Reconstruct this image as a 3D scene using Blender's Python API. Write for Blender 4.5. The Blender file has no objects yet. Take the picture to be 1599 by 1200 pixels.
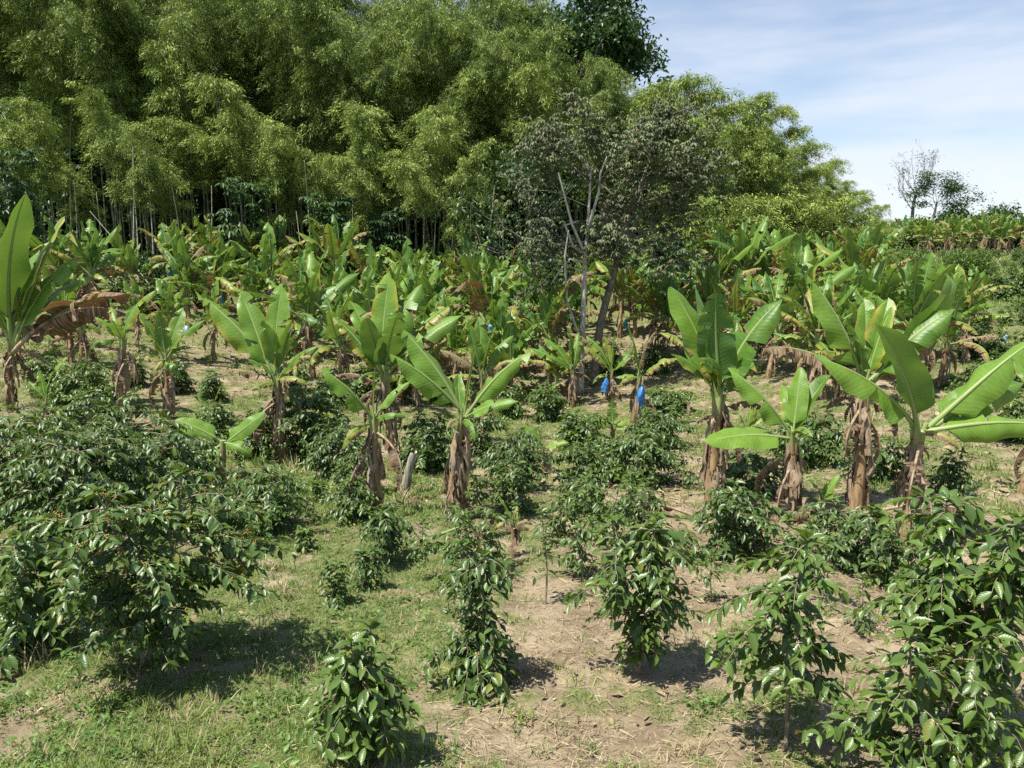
import bpy, math, random
import numpy as np
from mathutils import Vector, Matrix, noise as mnoise
R = math.radians
sc = bpy.context.scene
COL = sc.collection
rng = np.random.default_rng(7)
random.seed(7)
Z3 = np.array([0., 0., 1.])

# ------------------------------------------------------------------ camera, terrain
CAM = np.array([0., 0., 4.0]); PITCH = R(8.32); FPX = 1231.0
_F = np.array([0, math.cos(PITCH), -math.sin(PITCH)]); _U = np.array([0, math.sin(PITCH), math.cos(PITCH)])

_ys = np.linspace(-40, 700, 3000)
def _prof(pts):
    p = np.array(pts, float)
    z = np.interp(_ys, p[:, 0], p[:, 1])
    k = np.ones(13) / 13
    zp = np.concatenate([np.full(6, z[0]), z, np.full(6, z[-1])])
    return np.convolve(zp, k, 'valid')
PL = _prof([(-40, 3), (-2, 2.5), (0.8, 2.2), (5, .25), (9, 0), (16, -.2), (22, -.1), (28, .3), (36, 1.7), (45, 3.1), (60, 4.2), (120, 6), (300, 0), (700, 0)])
PC = _prof([(-40, 3), (-2, 2.5), (0.8, 2.2), (5, .2), (8, 0), (16, -.45), (24, -.95), (32, -.85), (40, .5), (48, 1.9), (60, 3), (120, 6), (300, 0), (700, 0)])
PR = _prof([(-40, 3), (-2, 2.5), (0.8, 2.2), (5, .2), (8, 0), (16, -.2), (23, .1), (32, 1.1), (45, 2.3), (60, 3.6), (75, 4.8), (90, 5.7), (105, 6.0), (130, 5.8), (300, 11.5), (450, 17), (700, 22)])
def terrain(x, y):
    x = np.asarray(x, float); y = np.asarray(y, float)
    u = np.clip(x / (0.6 * np.maximum(y, 8)), -1, 1)
    a = np.abs(u); a = a * a * (3 - 2 * a)
    zc = np.interp(y, _ys, PC)
    zs = np.where(u < 0, np.interp(y, _ys, PL), np.interp(y, _ys, PR))
    b = .05 * np.sin(x * 1.7 + y * .6) * np.sin(y * 1.3 - x * .4) + .03 * np.sin(x * 3.9 + 1) * np.sin(y * 3.1 + x)
    return zc + (zs - zc) * a + b
def tz(x, y): return float(terrain(x, y))
def ray(u, v): return _F + (u - 799.5) / FPX * np.array([1., 0, 0]) + (600 - v) / FPX * _U
def P(u, v, Y):
    d = ray(u, v); return CAM + d * (Y / d[1])
def G(u, v):
    d = ray(u, v); t = np.concatenate([np.arange(3, 60, .02), np.arange(60, 300, .2)])
    p = CAM[None] + t[:, None] * d[None]
    h = p[:, 2] - terrain(p[:, 0], p[:, 1])
    i = np.argmax(h < 0)
    if h[i] >= 0: i = len(t) - 1
    q = p[i].copy(); q[2] = tz(q[0], q[1]); return q
def GY(u, Y):
    p = P(u, 500, Y); return np.array([p[0], Y, tz(p[0], Y)])

# ------------------------------------------------------------------ mesh builder
def nrm(a): return a / np.maximum(np.linalg.norm(a, axis=-1, keepdims=True), 1e-9)
class MB:
    def __init__(s): s.V = []; s.Q = []; s.n = 0; s.T = []; s.UV = []
    def add(s, V, Fq, mi=0, tint=0., uv=None):
        V = np.asarray(V, float); Fq = np.asarray(Fq, int)
        s.V.append(V); s.T.append(np.broadcast_to(np.asarray(tint, float), (len(V),)))
        s.UV.append(np.zeros((len(V), 2)) if uv is None else np.asarray(uv, float))
        s.Q.append((Fq + s.n, mi)); s.n += len(V)
    def mesh(s, name, mats, smooth=True):
        m = bpy.data.meshes.new(name)
        V = np.concatenate(s.V) if s.V else np.zeros((0, 3)); T = np.concatenate(s.T) if s.T else np.zeros(0)
        UV = np.concatenate(s.UV) if s.UV else np.zeros((0, 2))
        lt = []; lv = []; mi = []
        for F, k in s.Q:
            lt.append(np.full(len(F), F.shape[1])); lv.append(F.ravel()); mi.append(np.full(len(F), k))
        lt = np.concatenate(lt) if lt else np.zeros(0, int); lv = np.concatenate(lv) if lv else np.zeros(0, int); mi = np.concatenate(mi) if mi else np.zeros(0, int)
        m.vertices.add(len(V)); m.vertices.foreach_set('co', V.astype(np.float32).ravel())
        m.loops.add(len(lv)); m.loops.foreach_set('vertex_index', lv.astype(np.int32))
        m.polygons.add(len(lt))
        m.polygons.foreach_set('loop_start', (np.cumsum(lt) - lt).astype(np.int32))
        m.polygons.foreach_set('material_index', mi.astype(np.int32))
        m.polygons.foreach_set('use_smooth', np.full(len(lt), smooth))
        a = m.attributes.new('tint', 'FLOAT', 'POINT'); a.data.foreach_set('value', T.astype(np.float32))
        b = m.attributes.new('luv', 'FLOAT_VECTOR', 'POINT'); b.data.foreach_set('vector', np.concatenate([UV, np.zeros((len(UV), 1))], 1).astype(np.float32).ravel())
        for x in mats: m.materials.append(x)
        m.update(calc_edges=True); m.validate()
        return m
def tube(mb, pts, rad, sides=6, mi=0, tint=0., cap=True):
    pts = np.asarray(pts, float); k = len(pts); rad = np.broadcast_to(np.asarray(rad, float), (k,))
    t = nrm(np.gradient(pts, axis=0))
    ref = np.array([1., 0, 0]) if abs(t[0][0]) < .8 else np.array([0, 1., 0])
    a = nrm(np.cross(t, ref)); b = np.cross(t, a)
    an = np.arange(sides) / sides * 2 * np.pi
    V = pts[:, None] + rad[:, None, None] * (np.cos(an)[None, :, None] * a[:, None] + np.sin(an)[None, :, None] * b[:, None])
    i = np.arange(k - 1)[:, None] * sides; j = np.arange(sides)[None]
    F = np.stack([i + j, i + (j + 1) % sides, i + sides + (j + 1) % sides, i + sides + j], -1).reshape(-1, 4)
    uv = np.stack([np.repeat(np.linspace(0, 1, k), sides), np.tile(np.arange(sides) / sides, k)], 1)
    mb.add(V.reshape(-1, 3), F, mi, tint, uv)
    if cap:
        mb.add(V[-1], np.arange(sides)[None] if sides in (3, 4) else np.stack([np.zeros(sides - 2, int), np.arange(1, sides - 1), np.arange(2, sides)], 1), mi, tint)
# leaf templates: rows (along, across, up), quads/tris
def tmpl(rows, arch=0., fold=0., wav=0.):
    V = [(0, 0, 0)]; F3 = []; F4 = []
    for k, (a, w) in enumerate(rows):
        s = (-1) ** k * wav
        V += [(a, -w, fold * w - arch * a * a + s), (a, 0, -arch * a * a), (a, w, fold * w - arch * a * a - s)]
    V.append((1, 0, -arch)); n = len(rows); e = 1 + 3 * n
    F3 += [(0, 2, 1), (0, 3, 2)]
    for k in range(n - 1):
        b = 1 + 3 * k; F4 += [(b, b + 1, b + 4, b + 3), (b + 1, b + 2, b + 5, b + 4)]
    b = 1 + 3 * (n - 1); F3 += [(b, b + 1, e), (b + 1, b + 2, e)]
    return np.array(V, float), np.array(F3), np.array(F4)
T_COFFEE = tmpl([(.18, .30), (.42, .5), (.68, .40), (.88, .16)], arch=.22, fold=.25, wav=.012)
T_SMALL = tmpl([(.4, .5), (.75, .33)], arch=.2, fold=.2)
T_LOZ = (np.array([(0, 0, 0), (.4, -.5, .03), (1, 0, -.06), (.4, .5, .03)], float), np.zeros((0, 3), int), np.array([(0, 1, 2, 3)]))
T_BLADE = (np.array([(0, -.5, 0), (0, .5, 0), (.5, -.4, 0), (.5, .4, 0), (1, 0, -.12)], float), np.array([(2, 3, 4)]), np.array([(0, 1, 3, 2)]))
def leaves(mb, tm, pos, T, N, L, W, tint, mi=0):
    """many leaves at once; T along, N upper side"""
    if len(pos) == 0: return
    tv, f3, f4 = tm
    pos = np.asarray(pos, float); n = len(pos)
    T = nrm(np.asarray(T, float)); N = np.asarray(N, float)
    N = nrm(N - (N * T).sum(-1, keepdims=True) * T); S = np.cross(N, T)
    L = np.broadcast_to(np.asarray(L, float), (n,)); W = np.broadcast_to(np.asarray(W, float), (n,))
    V = pos[:, None] + T[:, None] * (tv[None, :, 0:1] * L[:, None, None]) + S[:, None] * (tv[None, :, 1:2] * W[:, None, None]) + N[:, None] * (tv[None, :, 2:3] * L[:, None, None])
    k = len(tv); off = (np.arange(n) * k)[:, None, None]
    tt = np.repeat(np.broadcast_to(np.asarray(tint, float), (n,)), k)
    uv = np.tile(tv[:, :2], (n, 1))
    base = mb.n; first = True
    for f in (f4, f3):
        if len(f) == 0: continue
        F = (f[None] + off).reshape(-1, f.shape[1])
        if first: mb.add(V.reshape(-1, 3), F, mi, tt, uv); first = False
        else: mb.Q.append((F + base, mi))

# ------------------------------------------------------------------ materials
def newmat(name):
    m = bpy.data.materials.new(name); m.use_nodes = True
    nt = m.node_tree; nt.nodes.clear()
    return m, nt
class NT:
    def __init__(s, nt): s.nt = nt
    def n(s, t, **kw):
        x = s.nt.nodes.new(t)
        for k, v in kw.items(): setattr(x, k, v)
        return x
    def l(s, a, b): s.nt.links.new(a, b)
    def math(s, op, a, b=None, c=None, clamp=False):
        x = s.n('ShaderNodeMath', operation=op, use_clamp=clamp)
        for i, v in enumerate((a, b, c)):
            if v is None: continue
            if isinstance(v, (int, float)): x.inputs[i].default_value = v
            else: s.l(v, x.inputs[i])
        return x.outputs[0]
    def mix(s, f, a, b):
        x = s.n('ShaderNodeMix', data_type='RGBA')
        for i, v in ((0, f), (6, a), (7, b)):
            if isinstance(v, (int, float)): x.inputs[i].default_value = v
            elif isinstance(v, tuple): x.inputs[i].default_value = (*v, 1)
            else: s.l(v, x.inputs[i])
        return x.outputs[2]
    def noise(s, vec, scale, detail=3, rough=.5):
        x = s.n('ShaderNodeTexNoise'); x.inputs['Scale'].default_value = scale
        x.inputs['Detail'].default_value = detail; x.inputs['Roughness'].default_value = rough
        if vec is not None: s.l(vec, x.inputs['Vector'])
        return x.outputs['Fac']
    def step(s, v, a, b):
        x = s.n('ShaderNodeMapRange', interpolation_type='SMOOTHSTEP')
        s.l(v, x.inputs[0])
        for i, q in ((1, a), (2, b)):
            if isinstance(q, (int, float)): x.inputs[i].default_value = q
            else: s.l(q, x.inputs[i])
        return x.outputs[0]
    def scale(s, vec, sx, sy, sz):
        x = s.n('ShaderNodeMapping'); x.inputs['Scale'].default_value = (sx, sy, sz); s.l(vec, x.inputs['Vector']); return x.outputs[0]
    def out(s, sh):
        o = s.n('ShaderNodeOutputMaterial'); s.l(sh, o.inputs[0])
def leaf_mat(name, dark, light, rough=.5, trans=.25, tcol=(.3, .42, .05), spec=.5, under=None, extra=None, bump=0.):
    m, nt = newmat(name); h = NT(nt)
    at = h.n('ShaderNodeAttribute', attribute_name='tint').outputs['Fac']
    tc = h.n('ShaderNodeTexCoord').outputs['Object']
    nz = h.noise(tc, 1.2, 2)
    f = h.math('ADD', at, h.math('MULTIPLY', h.math('SUBTRACT', nz, .5), .5), clamp=True)
    c = h.mix(f, dark, light)
    if extra:
        c = h.mix(h.step(at, 1.2, 1.6), c, extra)
    if under:
        c = h.mix(h.math('MULTIPLY', h.n('ShaderNodeNewGeometry').outputs['Backfacing'], .7), c, under)
    p = h.n('ShaderNodeBsdfPrincipled'); h.l(c, p.inputs['Base Color'])
    h.l(h.math('ADD', rough - .06, h.math('MULTIPLY', h.noise(tc, 23, 2), .22 if bump else .12)), p.inputs['Roughness']); p.inputs['Specular IOR Level'].default_value = spec
    if bump:
        uv = h.n('ShaderNodeAttribute', attribute_name='luv').outputs['Vector']
        sx = h.n('ShaderNodeSeparateXYZ'); h.l(uv, sx.inputs[0])
        w = h.math('SINE', h.math('ADD', h.math('MULTIPLY', sx.outputs[0], 48.), h.math('MULTIPLY', h.math('ABSOLUTE', sx.outputs[1]), -22.)))
        b = h.n('ShaderNodeBump'); b.inputs['Strength'].default_value = bump; b.inputs['Distance'].default_value = .004
        h.l(w, b.inputs['Height']); h.l(b.outputs[0], p.inputs['Normal'])
    t = h.n('ShaderNodeBsdfTranslucent'); h.l(h.mix(.5, c, tcol), t.inputs[0])
    ms = h.n('ShaderNodeMixShader'); ms.inputs[0].default_value = trans
    h.l(p.outputs[0], ms.inputs[1]); h.l(t.outputs[0], ms.inputs[2]); h.out(ms.outputs[0])
    return m
def bark_mat(name, cols, sc_=(6, 6, 1.5), rough=.85, bump=.4, top=None):
    m, nt = newmat(name); h = NT(nt)
    tc = h.n('ShaderNodeTexCoord'); v = h.scale(tc.outputs['Object'], *sc_)
    a = h.noise(v, 2.2, 5, .65); b = h.noise(v, .7, 3)
    c = h.mix(h.step(a, .35, .62), cols[0], cols[1]); c = h.mix(h.step(b, .5, .68), c, cols[2])
    if len(cols) > 3: c = h.mix(h.step(h.noise(v, 1.3, 4, .7), .58, .68), c, cols[3])
    if top:
        sx = h.n('ShaderNodeSeparateXYZ'); h.l(tc.outputs['Generated'], sx.inputs[0])
        tf = h.step(h.math('ADD', sx.outputs[2], h.math('MULTIPLY', h.math('SUBTRACT', a, .5), .5)), .72, .95)
        c = h.mix(tf, c, top)
    p = h.n('ShaderNodeBsdfPrincipled'); h.l(c, p.inputs['Base Color']); p.inputs['Roughness'].default_value = rough
    p.inputs['Specular IOR Level'].default_value = .25
    bp = h.n('ShaderNodeBump'); bp.inputs['Strength'].default_value = bump; bp.inputs['Distance'].default_value = .02
    h.l(a, bp.inputs['Height']); h.l(bp.outputs[0], p.inputs['Normal']); h.out(p.outputs[0])
    return m
def banana_mat():
    m, nt = newmat('banana_leaf'); h = NT(nt)
    oi = h.n('ShaderNodeObjectInfo'); sp = h.n('ShaderNodeSeparateColor'); h.l(oi.outputs['Color'], sp.inputs[0])
    age, tint, rnd = sp.outputs[0], sp.outputs[1], sp.outputs[2]
    uv = h.n('ShaderNodeAttribute', attribute_name='luv').outputs['Vector']
    sx = h.n('ShaderNodeSeparateXYZ'); h.l(uv, sx.inputs[0]); u = sx.outputs[0]; c = h.math('ABSOLUTE', sx.outputs[1])
    ad = h.n('ShaderNodeVectorMath', operation='ADD'); h.l(uv, ad.inputs[0])
    cb = h.n('ShaderNodeCombineXYZ'); h.l(h.math('MULTIPLY', rnd, 37.), cb.inputs[2]); h.l(cb.outputs[0], ad.inputs[1])
    nv = h.scale(ad.outputs[0], 9, 1.6, 1)
    n1 = h.noise(nv, 1.0, 4, .6); n2 = h.noise(h.scale(ad.outputs[0], 60, 1.2, 1), 1.0, 3, .6)
    vein = h.math('SINE', h.math('ADD', h.math('MULTIPLY', u, 150.), h.math('MULTIPLY', c, -14.)))
    g = h.mix(h.math('ADD', h.math('MULTIPLY', tint, .8), h.math('ADD', h.math('MULTIPLY', h.math('SUBTRACT', n1, .5), .9), h.math('MULTIPLY', h.math('SUBTRACT', n2, .5), .5)), clamp=True), (.034, .11, .012), (.20, .34, .045))  # lateral bands vary the green and also paint in rib shading
    g = h.mix(h.step(n2, .5, .75), g, h.mix(.35, g, (.2, .3, .06)))
    g = h.mix(h.math('MULTIPLY', h.n('ShaderNodeNewGeometry').outputs['Backfacing'], .55), g, (.12, .22, .075))
    mk = h.math('ADD', h.math('MULTIPLY', c, .5), h.math('ADD', h.math('MULTIPLY', n1, .42), h.math('MULTIPLY', n2, .22)))
    th = h.math('SUBTRACT', 1.24, h.math('MULTIPLY', age, 1.2))
    yl = h.step(mk, h.math('SUBTRACT', th, .30), th)
    br = h.step(mk, h.math('SUBTRACT', th, .06), h.math('ADD', th, .08))
    g = h.mix(yl, g, h.mix(n2, (.42, .31, .035), (.30, .33, .05)))
    brc = h.mix(h.step(n2, .35, .7), (.12, .07, .035), (.36, .265, .165))
    sp_ = h.noise(h.scale(ad.outputs[0], 45, 14, 1), 1., 3, .6); g = h.mix(h.math('MULTIPLY', h.step(sp_, .66, .74), h.math('MULTIPLY', age, 2.5, clamp=True)), g, (.20, .15, .04))
    g = h.mix(br, g, brc)
    p = h.n('ShaderNodeBsdfPrincipled'); h.l(g, p.inputs['Base Color'])
    h.l(h.math('ADD', .42, h.math('MULTIPLY', br, .4)), p.inputs['Roughness']); p.inputs['Specular IOR Level'].default_value = .4
    bp = h.n('ShaderNodeBump'); bp.inputs['Strength'].default_value = .10; bp.inputs['Distance'].default_value = .006
    h.l(h.math('ADD', vein, h.math('MULTIPLY', n2, 1.5)), bp.inputs['Height']); h.l(bp.outputs[0], p.inputs['Normal'])
    t = h.n('ShaderNodeBsdfTranslucent'); h.l(h.mix(br, h.mix(.6, g, (.28, .44, .03)), (.18, .09, .03)), t.inputs[0])
    ms = h.n('ShaderNodeMixShader'); ms.inputs[0].default_value = .28
    h.l(p.outputs[0], ms.inputs[1]); h.l(t.outputs[0], ms.inputs[2]); h.out(ms.outputs[0])
    return m
def plain_mat(name, col, rough=.6, trans=0., tcol=None, var=.15, spec=.4):
    m, nt = newmat(name); h = NT(nt)
    tc = h.n('ShaderNodeTexCoord').outputs['Object']; nz = h.noise(tc, 7, 4)
    c = h.mix(nz, tuple(x * (1 - var) for x in col), tuple(min(1, x * (1 + var)) for x in col))
    p = h.n('ShaderNodeBsdfPrincipled'); h.l(c, p.inputs['Base Color']); p.inputs['Roughness'].default_value = rough; p.inputs['Specular IOR Level'].default_value = spec
    if trans:
        t = h.n('ShaderNodeBsdfTranslucent'); t.inputs[0].default_value = (*(tcol or col), 1)
        ms = h.n('ShaderNodeMixShader'); ms.inputs[0].default_value = trans
        h.l(p.outputs[0], ms.inputs[1]); h.l(t.outputs[0], ms.inputs[2]); h.out(ms.outputs[0])
    else: h.out(p.outputs[0])
    return m
M_BAN = banana_mat()
M_RIB = plain_mat('banana_midrib', (.26, .34, .11), .45, .1)
M_STEM = bark_mat('banana_stem', [(.20, .125, .07), (.40, .27, .14), (.10, .06, .035), (.42, .22, .07)], (7, 7, 1.1), top=(.27, .31, .11))
M_SHEATH = bark_mat('dry_sheath', [(.22, .145, .09), (.40, .31, .21), (.10, .065, .04)], (5, 5, 2), bump=.6)
M_COF = leaf_mat('coffee_leaf', (.026, .062, .009), (.20, .29, .028), .31, .2, (.2, .34, .03), .5, under=(.08, .14, .035), extra=(.42, .34, .04), bump=.10)
M_COFB = bark_mat('coffee_bark', [(.20, .16, .11), (.33, .29, .21), (.12, .09, .06)], (20, 20, 6))
M_FRUIT = leaf_mat('coffee_cherry', (.16, .24, .03), (.45, .13, .02), .3, .05)
M_BAM = leaf_mat('bamboo_leaf', (.033, .086, .016), (.355, .44, .10), .5, .2, (.27, .37, .045), .3, extra=(.36, .29, .10))
M_CULM = bark_mat('bamboo_culm', [(.06, .07, .03), (.14, .145, .07), (.22, .21, .14)], (3, 3, 4), .5, .1)  # base tone darkened: the grove's inner shade is put into the colour
M_BROAD = leaf_mat('broadleaf', (.022, .062, .02), (.075, .14, .04), .42, .2, (.15, .28, .05))
M_PURP = leaf_mat('greyish_leaf', (.045, .066, .026), (.20, .235, .125), .62, .14, (.16, .19, .06), .22, extra=(.17, .06, .035))
M_PALE = bark_mat('pale_bark', [(.34, .32, .27), (.50, .48, .42), (.16, .15, .12)], (4, 4, 2))
M_DARKB = bark_mat('grey_bark', [(.13, .11, .085), (.24, .21, .17), (.08, .065, .05)], (4, 4, 2))
M_FEATH = leaf_mat('feathery_leaf', (.055, .115, .022), (.16, .245, .05), .5, .25)
M_GRASS = leaf_mat('grass_blade', (.085, .15, .025), (.26, .33, .075), .6, .3, extra=(.42, .34, .19))
M_WEED = leaf_mat('weed_leaf', (.05, .12, .02), (.16, .27, .045), .5, .25)
M_STRAW = leaf_mat('straw', (.17, .12, .065), (.52, .42, .25), .75, .05, (.4, .3, .15))
M_BAG = plain_mat('blue_plastic', (.09, .32, .66), .3, .4, (.05, .28, .75), .25, .6)
M_BAGT = plain_mat('teal_plastic', (.06, .30, .36), .32, .3, (.06, .38, .45), .25, .6)
M_BAGP = plain_mat('pale_plastic', (.33, .55, .72), .3, .3, (.3, .5, .7), .25, .6)
M_POST = bark_mat('weathered_wood', [(.30, .27, .22), (.42, .39, .33), (.17, .14, .11)], (14, 14, 2))
M_SOIL = None

# ------------------------------------------------------------------ scene objects
def empty(name, loc, label, cat, group=None, rz=0., s=1.):
    o = bpy.data.objects.new(name, None); COL.objects.link(o)
    o.location = tuple(map(float, loc)); o.rotation_euler = (0, 0, float(rz)); o.scale = (s, s, s) if not isinstance(s, tuple) else s
    o.empty_display_size = .2
    o['label'] = label; o['category'] = cat
    if group: o['group'] = group
    return o
def part(name, me, parent, mat=None, color=None, label=None, kind=None):
    o = bpy.data.objects.new(name, me); COL.objects.link(o); o.parent = parent
    if mat is not None: o.matrix_local = mat
    if color: o.color = (*color, 1)
    if label: o['label'] = label
    if kind: o['kind'] = kind
    return o
def top(name, me, label=None, cat=None, group=None, kind=None, loc=(0, 0, 0)):
    o = bpy.data.objects.new(name, me); COL.objects.link(o); o.location = tuple(map(float, loc))
    if label: o['label'] = label
    if cat: o['category'] = cat
    if group: o['group'] = group
    if kind: o['kind'] = kind
    return o
ORD = 'first second third fourth fifth sixth seventh eighth ninth tenth eleventh twelfth thirteenth fourteenth fifteenth sixteenth seventeenth eighteenth nineteenth twentieth'.split()
ORD += ['twenty-' + x for x in ORD[:9]] + ['thirtieth'] + ['thirty-' + x for x in ORD[:9]]

# ------------------------------------------------------------------ GROUND
def vnoise(x, y, s, o=0.):
    return np.array([mnoise.noise((a * s + o, b * s - o, o)) for a, b in zip(np.ravel(x), np.ravel(y))]).reshape(np.shape(x))
_bl = []
for u, v, r, a in [(120, 1080, 2.2, .9), (330, 960, 2.0, .9), (470, 930, 1.8, 1.), (530, 830, 2.2, 1.), (480, 760, 2.5, .8), (620, 980, 1.2, .6), (300, 1060, 1.2, .5),
                   (800, 670, 4.0, .9), (650, 880, 1.5, .5), (620, 750, 2, .4), (1080, 660, 3, .7), (1540, 720, 4., .45), (480, 1150, .8, .5), (60, 1170, 1., .8), (1130, 1110, .7, .8),
                   (1300, 1110, .6, .7), (1050, 1180, .6, .3), (830, 1000, .8, .2), (1000, 700, 3, .3),
                   (880, 930, 2.2, -.7), (850, 1120, 1.8, -.9), (1250, 930, 2.6, -.8), (320, 1160, .9, -.7), (760, 720, 1.6, -.5), (1060, 780, 2.2, -.7), (560, 1010, .6, -.5), (300, 590, 3., -.7), (950, 760, 2, -.5), (960, 620, 3, -.6), (200, 1000, .5, .3)]:
    g = G(u, v); _bl.append((g[0], g[1], r, a))
def gmask(x, y):
    x = np.asarray(x, float); y = np.asarray(y, float)
    m = .53 + np.clip((y - 40) / 25, 0, .45) + np.clip((y - 22) / 10, 0, .3) * (x / np.maximum(y, 6) > .5) + np.clip((-x / np.maximum(y, 6)) * .25, -.12, .15)
    for bx, by, r, a in _bl:
        m = m + a * .34 * np.exp(-(((x - bx) / r) ** 2 + ((y - by) / (r * 1.3)) ** 2))
    return np.minimum(m, .8)
def build_ground():
    ys = np.concatenate([np.arange(-12, 3, .8), np.arange(3, 14, .07), np.arange(14, 34, .16), np.arange(34, 60, .5), np.geomspace(60, 650, 40)])
    xp = np.concatenate([np.arange(0, 8, .08), np.arange(8, 22, .22), np.arange(22, 60, 1.), np.geomspace(60, 500, 24)])
    xs = np.concatenate([-xp[:0:-1], xp])
    X, Y = np.meshgrid(xs, ys); Zg = terrain(X, Y)
    near = (Y > 3) & (Y < 34) & (np.abs(X) < 22)
    n1 = np.zeros_like(X); n2 = np.zeros_like(X)
    n1[near] = vnoise(X[near], Y[near], 1.1); n2[near] = vnoise(X[near], Y[near], 4.2, 3.)
    n3 = np.zeros_like(X); nn = near & (Y < 15); n3[nn] = vnoise(X[nn], Y[nn], 9.5, 6.); Zg = Zg + n1 * .03 + n2 * .025 + np.maximum(n3, 0) * .05
    mk = np.clip(gmask(X, Y) + n1 * .85 + n2 * .6, 0, 1)
    ny, nx = X.shape; i = np.arange(ny - 1)[:, None] * nx; j = np.arange(nx - 1)[None]
    F = np.stack([i + j, i + j + 1, i + nx + j + 1, i + nx + j], -1).reshape(-1, 4)
    mb = MB(); mb.add(np.stack([X, Y, Zg], -1).reshape(-1, 3), F, 0, mk.ravel())
    m, nt = newmat('plantation_soil'); h = NT(nt)
    at = h.n('ShaderNodeAttribute', attribute_name='tint').outputs['Fac']
    tc = h.n('ShaderNodeTexCoord').outputs['Object']
    a = h.noise(tc, 1.6, 6, .62); b = h.noise(tc, 9, 5, .65); f = h.noise(h.scale(tc, 40, 13, 20), 1., 3, .6); d = h.noise(tc, 55, 3, .7)
    dirt = h.mix(h.step(a, .35, .65), (.19, .145, .092), (.345, .275, .178))
    dirt = h.mix(h.step(f, .55, .78), dirt, (.47, .385, .245))
    dirt = h.mix(h.step(b, .58, .72), dirt, (.15, .10, .06))
    dirt = h.mix(h.step(d, .62, .75), dirt, (.10, .07, .045))
    gr = h.mix(h.step(b, .35, .65), (.10, .125, .045), (.21, .225, .085)); gr = h.mix(h.step(d, .5, .7), gr, (.055, .075, .025))
    mm = h.step(h.math('ADD', at, h.math('ADD', h.math('MULTIPLY', h.math('SUBTRACT', b, .5), .9), h.math('MULTIPLY', h.math('SUBTRACT', d, .5), .6))), .30, .78)
    c = h.mix(mm, dirt, gr)
    p = h.n('ShaderNodeBsdfPrincipled'); h.l(c, p.inputs['Base Color']); p.inputs['Roughness'].default_value = .95; p.inputs['Specular IOR Level'].default_value = .1
    bp = h.n('ShaderNodeBump'); bp.inputs['Strength'].default_value = .8; bp.inputs['Distance'].default_value = .04
    h.l(h.math('ADD', h.math('ADD', b, h.math('MULTIPLY', d, .5)), h.math('MULTIPLY', f, .5)), bp.inputs['Height']); h.l(bp.outputs[0], p.inputs['Normal']); h.out(p.outputs[0])
    top('ground', mb.mesh('ground', [m]), kind='structure')
build_ground()

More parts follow.
